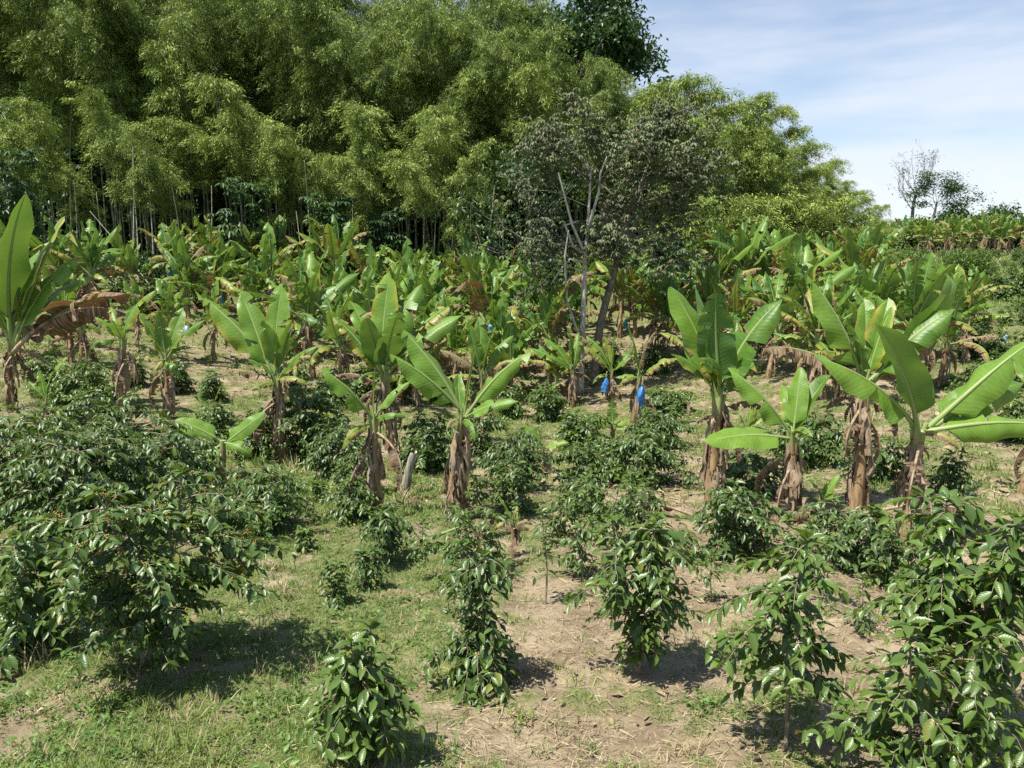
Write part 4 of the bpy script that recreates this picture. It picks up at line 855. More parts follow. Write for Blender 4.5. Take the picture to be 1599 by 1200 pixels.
for (kind, u, v, Y, az, lab) in [
    ('plume', 35, 150, 46, FA + .3, 'arching bamboo plume nearest the left photo edge'), ('plume', 118, 122, 47, FA - .4, 'rounded yellow-green bamboo plume high on the left'),
    ('plume', 215, 190, 46, FA + .5, 'drooping bamboo plume between the two high left plumes'), ('plume', 330, 112, 48, FA, 'broad bamboo plume above the palmate sapling'),
    ('plume', 432, 190, 46, FA + .4, 'bamboo plume drooping over the pale stems left of centre'), ('plume', 560, 162, 46, FA - .1, 'full dome-shaped bamboo plume at the grove centre'),
    ('plume', 690, 178, 45, FA + .6, 'bright bamboo plume right of the centre dome'), ('plume', 765, 212, 44, FA + 1.1, 'yellow-green bamboo plume bowing right above the dark hollow'),
    ('plume', 515, 236, 44.5, FA - .6, 'small golden bamboo spray low under the centre dome'), ('plume', 625, 245, 44, FA - .3, 'leafy bamboo spray hanging lowest in the grove centre'),
    ('plume', 835, 90, 50, FA, 'bamboo plume left of the dark broadleaf tree'), ('plume', 640, 60, 52, FA + .3, 'tall bamboo plume in the upper centre'),
    ('plume', 930, 150, 50, FA + .2, 'yellow-green bamboo plume behind the greyish tree top'), ('plume', 1000, 172, 49, FA - .3, 'bamboo plume filling the gap beside the greyish tree'),
    ('plume', 1080, 112, 54, FA + 1.6, 'highest bamboo plume on the right skyline'), ('plume', 1195, 140, 56, FA + 1.5, 'feathery bamboo plume arching right against the clouds'),
    ('plume', 1150, 190, 52, FA + .8, 'dense bamboo plume below the skyline arch'), ('plume', 1228, 158, 60, FA + 1.6, 'outermost tall bamboo plume arching into the sky'),
    ('plume', 1270, 236, 62, FA + 1.3, 'mid-height bamboo plume at the right grove end'), ('plume', 1305, 246, 66, FA + 1.7, 'bamboo plume with wispy tip over the right grove end'),
    ('plume', 1200, 240, 54, FA + .3, 'bamboo plume in front of the outermost tall one'), ('plume', 1355, 308, 72, FA + 1.4, 'short bamboo plume at the far right end of the grove'),
    ('plume', 1385, 318, 78, FA + 1.6, 'last small bamboo plume before the ridge trees'), ('low', 1245, 350, 55, FA + .5, 'mound of weeping bamboo low on the right'),
    ('low', 1325, 355, 58, FA + 1., 'weeping golden bamboo mound right of the low one'), ('low', 1375, 405, 60, FA + 1.1, 'smallest bamboo mound at the right foot of the grove'),
    ('low', 1120, 300, 46, FA + .8, 'golden bamboo spray beside the greyish tree'), ('plume', 1290, 290, 58, FA + .6, 'bamboo plume above the weeping mounds'), ('low', 1300, 420, 52, FA, 'low bamboo tuft above the right banana rows'),
    ('low', 1200, 400, 50, FA + .3, 'low bamboo tuft left of the weeping mounds'), ('plume', 1130, 235, 50, FA + .4, 'bamboo plume right above the greyish tree crown'), ('plume', 745, 105, 51, FA + .2, 'bamboo plume above the bowing one'),
    ('plume', 250, 60, 52, FA - .2, 'tall bamboo plume at the upper left'), ('plume', 470, 70, 52, FA, 'tall bamboo plume above the centre dome'), ('plume', 60, 40, 53, FA + .2, 'highest bamboo plume in the upper left corner')]:
    bamboo(kind, u, v, Y, az, lab, wide=1.35 if kind == 'low' and u > 1100 else 1.)
for k in range(13):
    u = -60 + 930 * (k + .5) / 13 + (k * 37 % 23) - 11; v = (185, 215, 150, 235, 170, 205)[k % 6] + (k * 53 % 31) - 15
    bamboo('plume', u, v, 47.5 + (k * 29 % 40) / 10, FA + ((k * 41) % 20 - 10) / 9, f'{ORD[k]} bamboo plume from the left in the middle layer over the dark stems', wide=1.25)
# the tall culms that fill the grove
lab_in = {0: 'slim tall bamboo packed in the left half of the dark grove', 1: 'slim tall bamboo packed in the middle of the dark grove', 2: 'slim tall bamboo packed in the right end of the grove'}
def edge_y(x):   # grove front
    return float(np.interp(x, [-60, -30, 0, 12, 18, 24, 30, 36, 44], [46, 47, 47, 49, 53, 59, 66, 74, 84]))
def skyline(u):  # upper rim of the grove as it stands against the sky
    return float(np.interp(u, [-200, 500, 560, 760, 900, 1000, 1080, 1150, 1230, 1300, 1400], [-150, -90, -15, -30, 40, 110, 130, 150, 190, 265, 330]))
r_ = random.Random(5)
for k in range(250):
    d = 3.5 + r_.random() ** 1.2 * 23; x = r_.uniform(-42, 30)
    Y = edge_y(x) + d; u = 799.5 + x / Y * FPX * .99
    if u < -160 or u > 1330: continue
    v = skyline(u) + r_.uniform(0, 130) - (40 if d > 12 else 0)
    if u > 960: v = skyline(u) + r_.uniform(15, 120)
    g = 0 if u < 450 else 1 if u < 900 else 2
    kind = 'tall' if u < 1000 else r_.choice(['tall', 'plume'])
    bamboo(kind, u, max(v, -240), Y, FA + r_.uniform(-1.2, 1.2), lab_in[g], ('grove bamboo, left half', 'grove bamboo, middle', 'grove bamboo, right end')[g])
for k, (u, v, Y) in enumerate([(1055, 120, 54), (1110, 135, 55), (1165, 150, 57), (1095, 180, 52), (1245, 195, 60), (1265, 220, 62), (1290, 255, 64), (1325, 280, 68), (1345, 295, 72), (1185, 210, 55), (1370, 318, 76), (1225, 230, 57)]):
    bamboo('plume', u, v, Y, FA + 1.5 + (k * 1.3) % .8, f'{ORD[k]} arching bamboo plume in the slope of the grove towards the ridge', wide=1.3)
for k, (u, v, Y) in enumerate([(1140, 330, 50), (1165, 300, 52), (1190, 330, 51), (1215, 300, 54), (1240, 280, 57), (1265, 310, 56), (1290, 330, 56), (1310, 300, 62), (1335, 330, 62), (1355, 350, 64), (1380, 340, 72), (1395, 355, 74), (1150, 380, 49), (1180, 400, 50), (1225, 390, 51), (1270, 400, 52), (1340, 420, 56), (1390, 400, 68), (1110, 360, 49), (1080, 400, 48), (1365, 425, 58), (1400, 430, 62)]):
    bamboo('low', u, v, Y, FA + .3 + (k * 1.7) % 1.6, f'{ORD[k]} weeping bamboo mound in the low skirt at the right grove end', wide=1.35)
# bare slanting stems seen at the forest edge
def pole(label, u0, v0, u1, v1, Y, r0=.05, mat=M_CULM):
    Y += 1.2; a = P(u0, v0, Y); a[2] = tz(a[0], a[1]); b = P(u1, v1, Y + .8); t = np.linspace(0, 1, 10)[:, None]
    mb = MB(); tube(mb, (b - a) * t + np.array([.0, 0, 0]) + np.sin(t * 3) * np.array([.08, 0, 0]) - Z3 * .1 * (1 - t), np.linspace(r0, r0 * .5, 10), 7)
    top('bare_bamboo', mb.mesh('bare_bamboo', [mat]), label, 'bamboo', 'bare bamboo at the forest edge', loc=a)
M_CULMP = bark_mat('pale_culm', [(.36, .35, .24), (.50, .48, .36), (.24, .24, .15)], (3, 3, 4), .5, .1)
for k, (u0, v0, u1, v1, Y, lab) in enumerate([(205, 430, 207, 190, 45.5, 'brightest pale upright bamboo stem at the left forest edge'), (215, 430, 209, 300, 45.8, 'pale bamboo stem twinned with the brightest one'), (240, 430, 228, 200, 46, 'long pale bamboo stem leaning slightly left'),
    (237, 440, 140, 330, 44.5, 'fallen bamboo stem slanting across the left forest edge'), (290, 430, 268, 250, 46, 'thin bamboo stem left of the palmate sapling'), (485, 400, 475, 210, 45, 'pale bamboo stem rising under the golden spray'),
    (472, 400, 462, 330, 45, 'short slanting pale bamboo stem left of the golden spray'), (495, 400, 488, 320, 45.4, 'thin bamboo stem right of the golden spray'), (700, 410, 706, 330, 45, 'stout pale bamboo stem right of centre'),
    (745, 410, 772, 290, 45, 'bamboo stem leaning right at the dark hollow'), (655, 410, 662, 310, 45.3, 'first thin stem in the dark hollow'), (670, 410, 680, 315, 45.6, 'second thin stem in the dark hollow'), (725, 410, 735, 320, 46, 'thin stem left of the leaning one in the hollow'),
    (780, 410, 785, 330, 45.5, 'thin stem at the right rim of the dark hollow'), (600, 405, 606, 330, 46, 'thin stem under the centre plume'), (160, 425, 150, 300, 46.5, 'thin stem left of the brightest pair'), (325, 420, 330, 290, 46.5, 'thin stem right of the fallen one'), (545, 400, 550, 300, 46.5, 'thin stem below the centre dome'),
    (120, 425, 115, 280, 46.8, 'thin stem nearest the edge banana'), (395, 400, 392, 280, 47, 'thin stem behind the palmate sapling')]):
    pole(lab, u0, v0, u1, v1 + (40 if v1 < 260 else 0), Y, .045 if k < 3 else .034, M_CULMP)

# ------------------------------------------------------------------ TREES
def grow(wood, ends, p, d, L, r, depth, rg, spread=.7, up=.15, crook=.25, nb=(2, 3)):
    k = 6; pts = [p]; dd = d.copy()
    for i in range(k):
        dd = nrm(dd + rg.normal(0, crook, 3) * .5 + Z3 * up * .3); pts.append(pts[-1] + dd * L / k)
    pts = np.array(pts); tube(wood, pts, np.linspace(r, r * .62, k + 1), 6 if depth > 1 else 4, cap=False)
    if depth == 0:
        ends.append((pts[-1], dd)); ends.append((pts[k // 2], dd)); return
    for b in range(rg.integers(nb[0], nb[1] + 1)):
        q = rg.integers(k // 2, k + 1); nd = nrm(dd + rg.normal(0, spread, 3) + Z3 * up)
        grow(wood, ends, pts[q], nd, L * rg.uniform(.6, .85), r * .58, depth - 1, rg, spread, up, crook, nb)
    if depth < 2: ends.append((pts[-1], dd))
def crown_leaves(ends, rg, n, rad, L, asp, mat, tm=T_SMALL, tintf=None, down=.4, palm=0, keep=1., flat=1.):
    fo = MB(); P_, T_, N_, L_, W_, t_ = [], [], [], [], [], []
    for e, d in ends:
        if rg.random() > keep: continue
        bt = rg.normal(.45, .25)
        for _ in range(n):
            o = rg.normal(0, rad, 3) * np.array([1, 1, .7 * flat]); c = e + o
            if palm:
                ax = rg.uniform(0, 6.28); ln = L * rg.uniform(.7, 1.25)
                for q in range(palm):
                    a = ax + q / palm * 5.2; P_.append(c); T_.append((math.cos(a), math.sin(a), -down + rg.normal(0, .2))); N_.append(Z3 + rg.normal(0, .15, 3)); L_.append(ln); W_.append(ln * asp); t_.append(bt + rg.normal(0, .12))
            else:
                a = rg.uniform(0, 6.28); ln = L * rg.uniform(.6, 1.3)
                P_.append(c); T_.append((math.cos(a), math.sin(a), -down + rg.normal(0, .4))); N_.append(Z3 + rg.normal(0, .4, 3)); L_.append(ln); W_.append(ln * asp); t_.append(bt + rg.normal(0, .15))
    t_ = np.clip(np.array(t_), 0, 1)
    if tintf is not None: t_ = tintf(t_, rg)
    leaves(fo, tm, np.array(P_), np.array(T_), np.array(N_), np.array(L_), np.array(W_), t_)
    return fo.mesh('crown', [mat])
def tree(label, base, pts, rads, limbs, seed, bark, leafm, name='tree', cat='tree', group=None, depth=2, extra_bare=(), **cr):
    """trunk through the given world points, limbs = (fraction, direction, length)"""
    rg = np.random.default_rng(seed); wood = MB(); ends = []; pts = np.array(pts, float) - base
    n = 24; t = np.linspace(0, 1, len(pts)); q = np.linspace(0, 1, n); pp = np.stack([np.interp(q, t, pts[:, i]) for i in range(3)], 1)
    pp[1:-1] = (pp[:-2] + 2 * pp[1:-1] + pp[2:]) / 4
    rr = np.interp(q, np.linspace(0, 1, len(rads)), rads); tube(wood, pp, rr, 9)
    for f, d, L in limbs:
        p = np.array([np.interp(f, q, pp[:, i]) for i in range(3)]); r = np.interp(f, q, rr) * cr.get('lr', .42)
        grow(wood, ends, p, nrm(np.array(d, float)), L, r, depth, rg, cr.get('spread', .6), cr.get('up', .15), cr.get('crook', .25))
    for e in extra_bare:
        e = np.array(e, float) - base; tube(wood, e, np.linspace(.06, .025, len(e)), 5)
    o = empty(name, base, label, cat, group)
    part('trunk', wood.mesh('trunk', [bark]), o)
    kw = {k: v for k, v in cr.items() if k not in ('spread', 'up', 'crook', 'lr')}
    part('crown', crown_leaves(ends, rg, mat=leafm, **kw), o)
    return o
# the greyish tree in the middle: a pale trunk and a darker leaning one
def purp(t, rg): return np.where(rg.random(len(t)) < .012, 1.8, t)
b = G(907, 616); Yt = b[1]
PP = lambda u, v, dy=0: P(u, v, Yt + dy)
tree('pale white-barked tree with grey-brown leaves among the bananas', b, [b, PP(908, 560), PP(911, 480), PP(913, 400), PP(917, 370), PP(921, 300), PP(923, 262)], [.13, .115, .10, .085, .065, .045, .03],
     [(.45, (-1, -.3, .3), 1.3), (.5, (.6, -.9, .3), 1.2), (.55, (-.9, .6, .2), 1.4), (.62, (-1, -.2, .1), 1.36), (.70, (.8, .4, .5), 1.49), (.78, (-1, .4, .6), 1.61), (.84, (.7, -.6, .6), 1.36), (.92, (-.6, -.3, .9), 1.55), (.95, (.6, .3, 1), 1.43), (.99, (-.3, .4, 1), 1.43), (.88, (-.9, .2, .8), 1.86), (.97, (-.8, .1, .9), 1.74)],
     41, M_PALE, M_PURP, name='tree', n=11, rad=.36, L=.20, asp=.36, palm=6, down=.55, tintf=purp, depth=2, keep=.8, lr=.3, up=.02,
     extra_bare=[[PP(918, 360, -.3), PP(935, 300, -.9), PP(938, 270, -1.1), PP(948, 245, -1.2)], [PP(915, 400, -.3), PP(893, 350, -1.2), PP(880, 300, -1.3), PP(872, 270, -1.4)], [PP(909, 540, -.3), PP(885, 470, -.9), PP(882, 400, -1.), PP(888, 360, -1.)], [PP(912, 395, -.2), PP(895, 385, -.3), PP(884, 355, -.4), PP(883, 352, -.4), PP(905, 345, -.4)], [PP(912, 410, -.2), PP(890, 405, -.4), PP(876, 420, -.5), PP(860, 445, -.6)]])
b2 = GY(928, Yt + 1.5); Y2 = b2[1]; PQ = lambda u, v, dy=0: P(u, v, Y2 + dy)
tree('dark leaning tree with crooked bare top branches beside the pale trunk', b2, [b2, PQ(936, 510), PQ(955, 440), PQ(972, 380), PQ(985, 330), PQ(1005, 280), PQ(1018, 240), PQ(1028, 202)], [.18, .16, .14, .12, .10, .08, .07, .06],
     [(.34, (1, -.5, .3), 1.7), (.36, (-.5, -1, .2), 1.6), (.40, (1, .4, .2), 1.9), (.45, (.9, -.5, .5), 1.61), (.5, (.9, .3, .9), 1.98), (.55, (-.8, .4, .7), 1.61), (.6, (1, -.4, .5), 2.11), (.64, (.7, -.8, .7), 1.86), (.70, (1, .2, .6), 2.05), (.66, (-.7, -.6, .8), 1.61), (.76, (.9, -.3, .4), 1.74), (.8, (.4, .7, .8), 1.61), (.72, (.5, -.9, .3), 1.74), (.97, (-.8, .1, .5), 0.56), (.97, (.8, .1, .7), 0.59), (.97, (1.2, -.3, .2), 0.52)],
     42, M_DARKB, M_PURP, n=11, rad=.38, L=.20, asp=.36, palm=6, down=.55, tintf=purp, depth=2, keep=.74, lr=.33, up=.0,
     extra_bare=[[PQ(965, 410, -.3), PQ(1000, 370, -1.), PQ(1040, 355, -1.3), PQ(1060, 372, -1.4)], [PQ(972, 380, -.3), PQ(1010, 320, -1.2), PQ(1018, 290, -1.4), PQ(1040, 270, -1.5)], [PQ(1026, 202), PQ(1050, 203), PQ(1054, 220), PQ(1054, 240), PQ(1069, 258)], [PQ(1036, 203), PQ(1041, 230), PQ(1036, 258)], [PQ(1041, 228), PQ(1052, 255)], [PQ(1028, 202), PQ(1010, 195), PQ(992, 197)], [PQ(1028, 200), PQ(1045, 182), PQ(1085, 165)]])
b3 = GY(835, 36); PD = lambda u, v, dy=0: P(u, v, 36 + dy)
tree('grey-green shrubby tree left of the pale trunk below the bamboo', b3, [b3, PD(833, 420), PD(828, 360), PD(826, 300)], [.14, .11, .07, .03],
     [(.35, (-1, -.3, .4), 1.8), (.4, (.9, .4, .4), 1.8), (.5, (.2, -1, .4), 1.8), (.55, (-.9, .4, .6), 1.9), (.65, (.8, -.5, .6), 1.8), (.75, (-.6, -.5, .7), 1.7), (.85, (.5, .3, .9), 1.6), (.95, (-.3, .2, 1), 1.5), (.45, (-.7, -.8, .2), 1.6)],
     43, M_DARKB, M_BROAD, n=14, rad=.35, L=.2, asp=.42, down=.5, depth=2)
# dark broadleaf tree topping the grove
b4 = GY(945, 60); PE = lambda u, v, dy=0: P(u, v, 60 + dy)
tree('dark broadleaf tree rising above the bamboo against the sky', b4, [b4, PE(945, 300), PE(945, 200), PE(948, 110), PE(945, 20)], [.5, .42, .34, .26, .14],
     [(.62, (-1, -.4, .4), 3.), (.66, (.9, -.4, .5), 2.), (.72, (.9, -.8, .5), 2.), (.74, (-.6, -1, .4), 2.8), (.8, (1, .2, .5), 2.), (.82, (-.9, .3, .6), 2.8), (.88, (.5, -.9, .7), 2.2), (.9, (-.7, -.5, .8), 2.6), (.95, (.7, .3, .9), 2.2), (1, (0, -.3, 1), 2.4), (.68, (.6, .8, .5), 2.4)],
     44, M_DARKB, M_BROAD, n=60, rad=.7, L=.42, asp=.45, down=.45, depth=2)
# two thin trees on the ridge
b5 = GY(1425, 104); PF = lambda u, v, dy=0: P(u, v, 104 + dy)
tree('bare twiggy tall tree on the ridge, taller of the two thin ones', b5, [b5, PF(1424, 345), PF(1426, 320), PF(1431, 300)], [.27, .22, .19, .15],
     [(.55, (-.9, 0, .8), 2.16), (.7, (-.8, .3, 1.1), 2.59), (.8, (.9, 0, 1.), 2.45), (.9, (-.5, -.3, 1.2), 2.30), (1, (.4, .2, 1.2), 2.59), (1, (-.2, .3, 1.3), 2.59), (1, (.8, -.2, 1.1), 2.45), (.95, (-.8, .2, 1.2), 2.16)],
     45, M_DARKB, M_PURP, n=6, rad=.35, L=.2, asp=.5, down=.4, depth=3, keep=.4, spread=.42, up=.28, crook=.2, lr=.28)
b6 = GY(1452, 103); PH = lambda u, v, dy=0: P(u, v, 103 + dy)
tree('flat-topped airy green tree on the ridge beside the bare tall one', b6, [b6, PH(1455, 350), PH(1460, 330), PH(1463, 316)], [.22, .18, .14, .11],
     [(.6, (.9, 0, .5), 2.02), (.7, (-.9, .2, .8), 2.16), (.8, (1, -.3, .7), 2.45), (.9, (.9, .3, .9), 2.30), (1, (-.4, 0, 1.), 1.87), (1, (.5, .2, 1.), 2.02), (1, (1, 0, .6), 2.30), (.85, (-.8, -.3, .9), 2.16)],
     46, M_DARKB, M_BROAD, n=34, rad=.6, L=.32, asp=.45, down=.2, depth=2, keep=1., spread=.5, up=.12, flat=.5, lr=.28)
def bush(label, u, v, Y, w, h, seed, mat, name='shrub', cat='shrub', group=None, L=.25, n=16, rad=.4, asp=.4, tm=T_SMALL, depth=2, keep=1., bark=M_DARKB):
    b = GY(u, Y); t = P(u, v, Y); hh = max(h, .5) if v is None else t[2] - b[2]
    limbs = []; q = random.Random(seed); nL = 11
    for k in range(nL):
        f = .25 + .75 * k / (nL - 1); a = k * 2.4 + q.random(); limbs.append((f, (math.cos(a), math.sin(a), .25 + .7 * f), w * .5 * q.uniform(.5, .75) * (1.1 - .45 * f)))
    return tree(label, b, [b, b + Z3 * hh * .4, b + Z3 * hh * .78], [.03 * hh + .03, .02 * hh + .02, .012 * hh + .01], limbs, seed, bark, mat, name, cat, group, n=n, rad=rad, L=L, asp=asp, tm=tm, depth=depth, keep=keep, down=.35)
gr_ = 'dark trees along the ridge'
bush('rounded dark tree on the ridge below the flat-topped one', 1475, 330, 108, 4, 4, 51, M_BROAD, 'tree', 'tree', gr_, L=.5, n=16, rad=.7, asp=.5)
bush('dark tree at the foot of the bare tall ridge tree', 1425, 345, 106, 3, 4, 52, M_BROAD, 'tree', 'tree', gr_, L=.45, n=16, rad=.6, asp=.5)
bush('dark spreading tree at the right end of the ridge', 1548, 328, 108, 5, 4, 53, M_BROAD, 'tree', 'tree', gr_, L=.45, n=14, rad=.6, asp=.5)
bush('dark bush between the ridge trees', 1510, 345, 106, 3.5, 3, 54, M_BROAD, 'tree', 'tree', gr_, L=.45, n=16, rad=.6, asp=.5)
for k, (u, Y) in enumerate(((1270, 92), (1300, 88), (1325, 92), (1350, 86), (1375, 90), (1398, 94))):
    bush(f'{ORD[k]} green bush from the left in the gap between bamboo and ridge', u, 376, Y, 3.6, 4, 170 + k, M_FEATH, group='green bushes behind the bamboo end', L=.45, n=16, rad=.8, asp=.5)
bush('pale green bush left of the ridge trees', 1400, 345, 104, 2.6, 4, 55, M_FEATH, 'tree', 'tree', gr_, L=.4, n=14, rad=.6, asp=.4)
for k, u in enumerate((1392, 1450, 1490, 1530, 1565, 1600, 1630)):
    bush(f'{ORD[k]} low dark bush from the left along the ridge line behind the bananas', u, 373, 101, 5, 3, 150 + k, M_BROAD, group='low bushes along the ridge line', L=.45, n=14, rad=.7, asp=.5)
gf = 'feathery green shrubs at the foot of the hill'
bush('largest feathery light green shrub below the ridge', 1500, 425, 56, 3.3, 4, 61, M_FEATH, group=gf, L=.22, n=40, rad=.5, asp=.3)
bush('feathery shrub left of the largest one', 1440, 450, 52, 2.2, 4, 62, M_FEATH, group=gf, L=.22, n=36, rad=.45, asp=.3)
bush('low feathery shrub right of the largest one', 1562, 480, 48, 1.3, 3, 63, M_FEATH, group=gf, L=.22, n=34, rad=.45, asp=.3)
bush('low green shrub cut by the right photo edge on the hillside', 1612, 515, 40, 1.2, 3, 64, M_FEATH, group=gf, L=.22, n=30, rad=.4, asp=.3)
bush('small green shrub behind the curled pale leaf', 1410, 415, 66, 2.2, 3, 65, M_FEATH, group=gf, L=.25, n=30, rad=.5, asp=.3)
bush('dry pinkish leafless shrub below the bamboo end', 1395, 445, 47, 3, 2, 66, M_STRAW, L=.14, n=5, rad=.25, asp=.1, tm=T_LOZ, depth=3, keep=.8, bark=M_POST)
# palmate saplings at the forest edge
for k, (u, v, Y, w, lab) in enumerate([(30, 235, 40, 3.4, 'dark palmate-leaved sapling behind the left edge banana'), (385, 290, 44, 3, 'sunlit palmate-leaved sapling in front of the dark bamboo stems'), (520, 315, 45, 2.8, 'shaded palmate-leaved sapling under the golden spray'), (1030, 385, 42, 2.8, 'palmate-leaved sapling deep behind the leaning trunk'), (600, 340, 46, 2.4, 'small palmate-leaved sapling in shade below the centre dome')]):
    b = GY(u, Y); t = P(u, v, Y); hh = t[2] - b[2]; q = random.Random(k)
    limbs = [(.4 + .6 * j / 8, (math.cos(j * 2.4), math.sin(j * 2.4), .6), w * .3) for j in range(9)]
    tree(lab, b, [b, b + Z3 * hh * .5, b + Z3 * hh * .9], [.07, .05, .03], limbs, 70 + k, M_DARKB, M_BROAD, 'sapling', 'sapling', 'palmate-leaved saplings', n=3, rad=.25, L=.42, asp=.28, palm=8, down=.35, depth=1)
bush('tall dark bush behind the edge banana at left', 20, 300, 42, 5, 4, 81, M_BROAD, L=.28, n=22, rad=.45, asp=.42)
# small bushes along the grove foot
for k, (u, v, w) in enumerate([(120, 410, 3), (230, 425, 3), (300, 415, 3), (430, 385, 3), (560, 380, 3), (650, 400, 2.5), (760, 395, 3), (850, 395, 3), (1000, 420, 3), (1080, 425, 3.5), (1160, 430, 3), (1250, 440, 3)]):
    bush(f'{ORD[k]} dark leafy bush from the left along the foot of the bamboo', u, v, 47 + (k % 3) * .6 + (3 if u > 1100 else 0), w, 2, 90 + k, M_BROAD, group='bushes along the foot of the bamboo', L=.24, n=14, rad=.35, asp=.4, depth=2)
# far wood closing the grove
def far_wood():
    mb = MB(); n = 150000
    x = rng.uniform(-75, 21, n); y = rng.uniform(80, 88, n) + np.clip(x, 0, 21) * .2; hh = 15 + 2.5 * np.sin(x * .5) + 1.5 * np.sin(x * 1.3); z = terrain(x, y) + rng.random(n) ** .9 * hh
    a = rng.random(n) * 6.28; T = np.stack([np.cos(a), np.sin(a), rng.normal(-.4, .4, n)], 1)
    leaves(mb, T_SMALL, np.stack([x, y, z], 1), T, Z3 + rng.normal(0, .6, (n, 3)), rng.uniform(.5, 1.1, n), rng.uniform(.3, .6, n), np.clip(rng.normal(.3, .2, n), 0, 1))
    top('forest', mb.mesh('forest', [M_BROAD]), kind='stuff')
far_wood()

# ------------------------------------------------------------------ stumps and posts
def post(label, u, v, vt, r0, lean=0., name='post', cat='post', mat=M_POST, Y=None):
    b = G(u, v) if Y is None else GY(u, Y); h = P(u, vt, b[1])[2] - b[2]; mb = MB(); t = np.linspace(0, 1, 9)
    pts = np.stack([lean * t * h + .01 * np.sin(t * 7), .02 * np.sin(t * 4), -.05 + (h + .05) * t], 1); tube(mb, pts, r0 * (1.15 - .3 * t + .05 * np.sin(t * 23)), 11)
    mb.V[-2][-11:, 2] += np.linspace(-.03, .06, 11)
    top(name, mb.mesh(name, [mat]), label, cat, loc=b)
post('pale weathered cut stem leaning beside the long shiny leaf plant', 628, 775, 708, .085, .28, 'cut_stem', 'stump')
post('slim grey post in shade left of the slim banana trunk', 409, 706, 668, .075, .03)
post('short grey post beside the two-leaved sucker', 856, 738, 706, .055, .1)
post('grey dried banana stump right of the big right-of-centre trunk', 1124, 755, 700, .1, -.05, 'cut_stem', 'stump')

for k, (u, v, ln, az, lab) in enumerate([
    (690, 845, 1.5, .4, 'curled dry banana leaf lying at the foot of the mid clearing plant'), (1080, 815, 1.6, 2.6, 'dry banana leaf fallen beside the big right-of-centre trunk'),
    (1260, 828, 1.4, .2, 'brown banana leaf on the soil right of the low banana plant'), (1375, 805, 1.7, -.6, 'dry banana leaf heaped between the two right trunks'),
    (1445, 868, 1.5, .5, 'brown banana leaf below the rightmost full plant'), (620, 790, 1.4, .9, 'dry banana leaf beside the pale leaning cut stem'),
    (460, 735, 1.3, .1, 'brown banana leaf at the foot of the slim trunk'), (900, 655, 1.5, 2.9, 'dry banana leaf below the plant at the pale trunk'),
    (1010, 690, 1.4, .3, 'brown banana leaf under the right bright blue bag'), (215, 675, 1.4, .2, 'dry banana leaf at the foot of the cracked brown trunk'),
    (1310, 815, 1.3, 3.4, 'short brown banana leaf left of the tallest right plant'), (770, 712, 1.5, .3, 'dry banana leaf in the clearing behind the mid plant')]):
    lf = LEAF['dead'][0] if k % 2 else LEAF['torn'][k % 3]; b = G(u, v); d = np.array([math.cos(az), math.sin(az), 0]) * ln; e = b + d; e[2] = tz(e[0], e[1]) + .03
    o = top('fallen_leaf', lf['blade'], lab, 'dry leaf', 'fallen dry banana leaves', loc=b); o.matrix_world = leaf_matrix(lf, b + np.array([0, 0, .10]), e, .9, (20, -30, 160)[k % 3]); o.color = (1, .5, (k * .37) % 1, 1)
    part('midrib', (LEAF['dead'][0])['rib'] if k % 2 else lf['rib'], o)
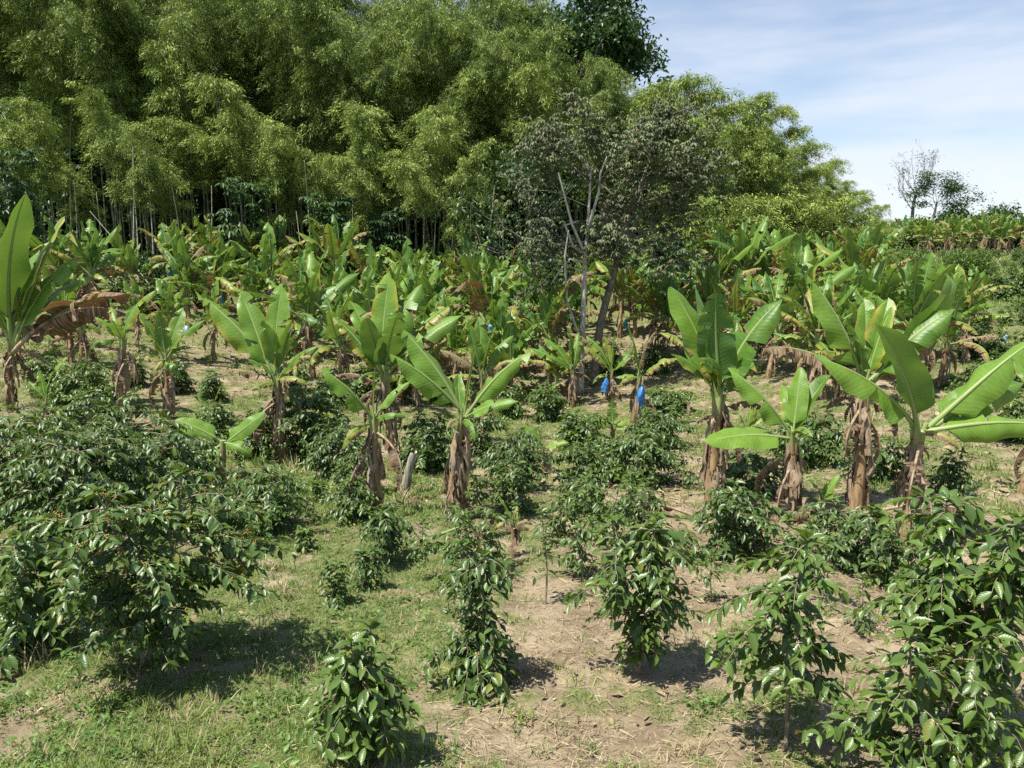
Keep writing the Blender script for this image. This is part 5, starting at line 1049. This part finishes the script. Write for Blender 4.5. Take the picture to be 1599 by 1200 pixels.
# ------------------------------------------------------------------ light, sky, camera
SUN_AZ = (-.60, -.45); EL = R(65)
sun = bpy.data.lights.new('sun', 'SUN'); sun.energy = 5.0; sun.angle = R(.53); sun.color = (1., .955, .87)
so = bpy.data.objects.new('sun', sun); COL.objects.link(so)
h_ = math.hypot(*SUN_AZ); sd = Vector((SUN_AZ[0] / h_ * math.cos(EL), SUN_AZ[1] / h_ * math.cos(EL), math.sin(EL)))
so.rotation_euler = sd.to_track_quat('Z', 'Y').to_euler()
w = bpy.data.worlds.new('World'); sc.world = w; w.use_nodes = True; nt = w.node_tree; nt.nodes.clear(); h = NT(nt)
sky = h.n('ShaderNodeTexSky', sky_type='NISHITA'); sky.sun_disc = False; sky.sun_elevation = EL; sky.sun_rotation = math.atan2(SUN_AZ[0], SUN_AZ[1])
sky.air_density = 1.0; sky.dust_density = .6; sky.ozone_density = .7
gen = h.n('ShaderNodeTexCoord').outputs['Generated']
sx = h.n('ShaderNodeSeparateXYZ'); h.l(gen, sx.inputs[0]); ez = sx.outputs[2]
n1 = h.noise(h.scale(gen, 1.7, 1.7, 9.), 1., 5, .5); n2 = h.noise(h.scale(gen, 5, 5, 26.), 1., 5, .55)
strat = h.math('MULTIPLY', h.step(h.math('ADD', n1, h.math('MULTIPLY', n2, .35)), .50, .84), h.step(ez, .36, .24))
n3 = h.noise(h.scale(gen, 11, 11, 15.), 1., 6, .55)
cum = h.math('MULTIPLY', h.step(h.math('SUBTRACT', n3, h.math('MULTIPLY', ez, .6)), .37, .48), h.step(ez, .17, .09))
cl = h.math('MAXIMUM', h.math('MULTIPLY', strat, .72), h.math('MULTIPLY', cum, .85), clamp=True)
cl = h.math('MAXIMUM', cl, h.math('MULTIPLY', h.step(ez, .34, .0), .24))
col = h.mix(cl, sky.outputs[0], (5.6, 5.8, 6.3))
bg = h.n('ShaderNodeBackground'); h.l(col, bg.inputs[0]); bg.inputs[1].default_value = .105
ow = h.n('ShaderNodeOutputWorld'); h.l(bg.outputs[0], ow.inputs[0])
cam = bpy.data.cameras.new('camera'); co = bpy.data.objects.new('camera', cam); COL.objects.link(co)
co.location = CAM; co.rotation_euler = (math.pi / 2 - PITCH, 0, 0); cam.sensor_width = 36; cam.lens = 36 * FPX / 1599; cam.clip_start = .05; cam.clip_end = 3000
sc.camera = co
sc.view_settings.view_transform = 'Standard'; sc.view_settings.look = 'None'; sc.view_settings.exposure = .68; sc.view_settings.gamma = 1
sc.cycles.max_bounces = 7; sc.cycles.diffuse_bounces = 4; sc.cycles.transmission_bounces = 4; sc.cycles.glossy_bounces = 2
sc.cycles.use_denoising = False
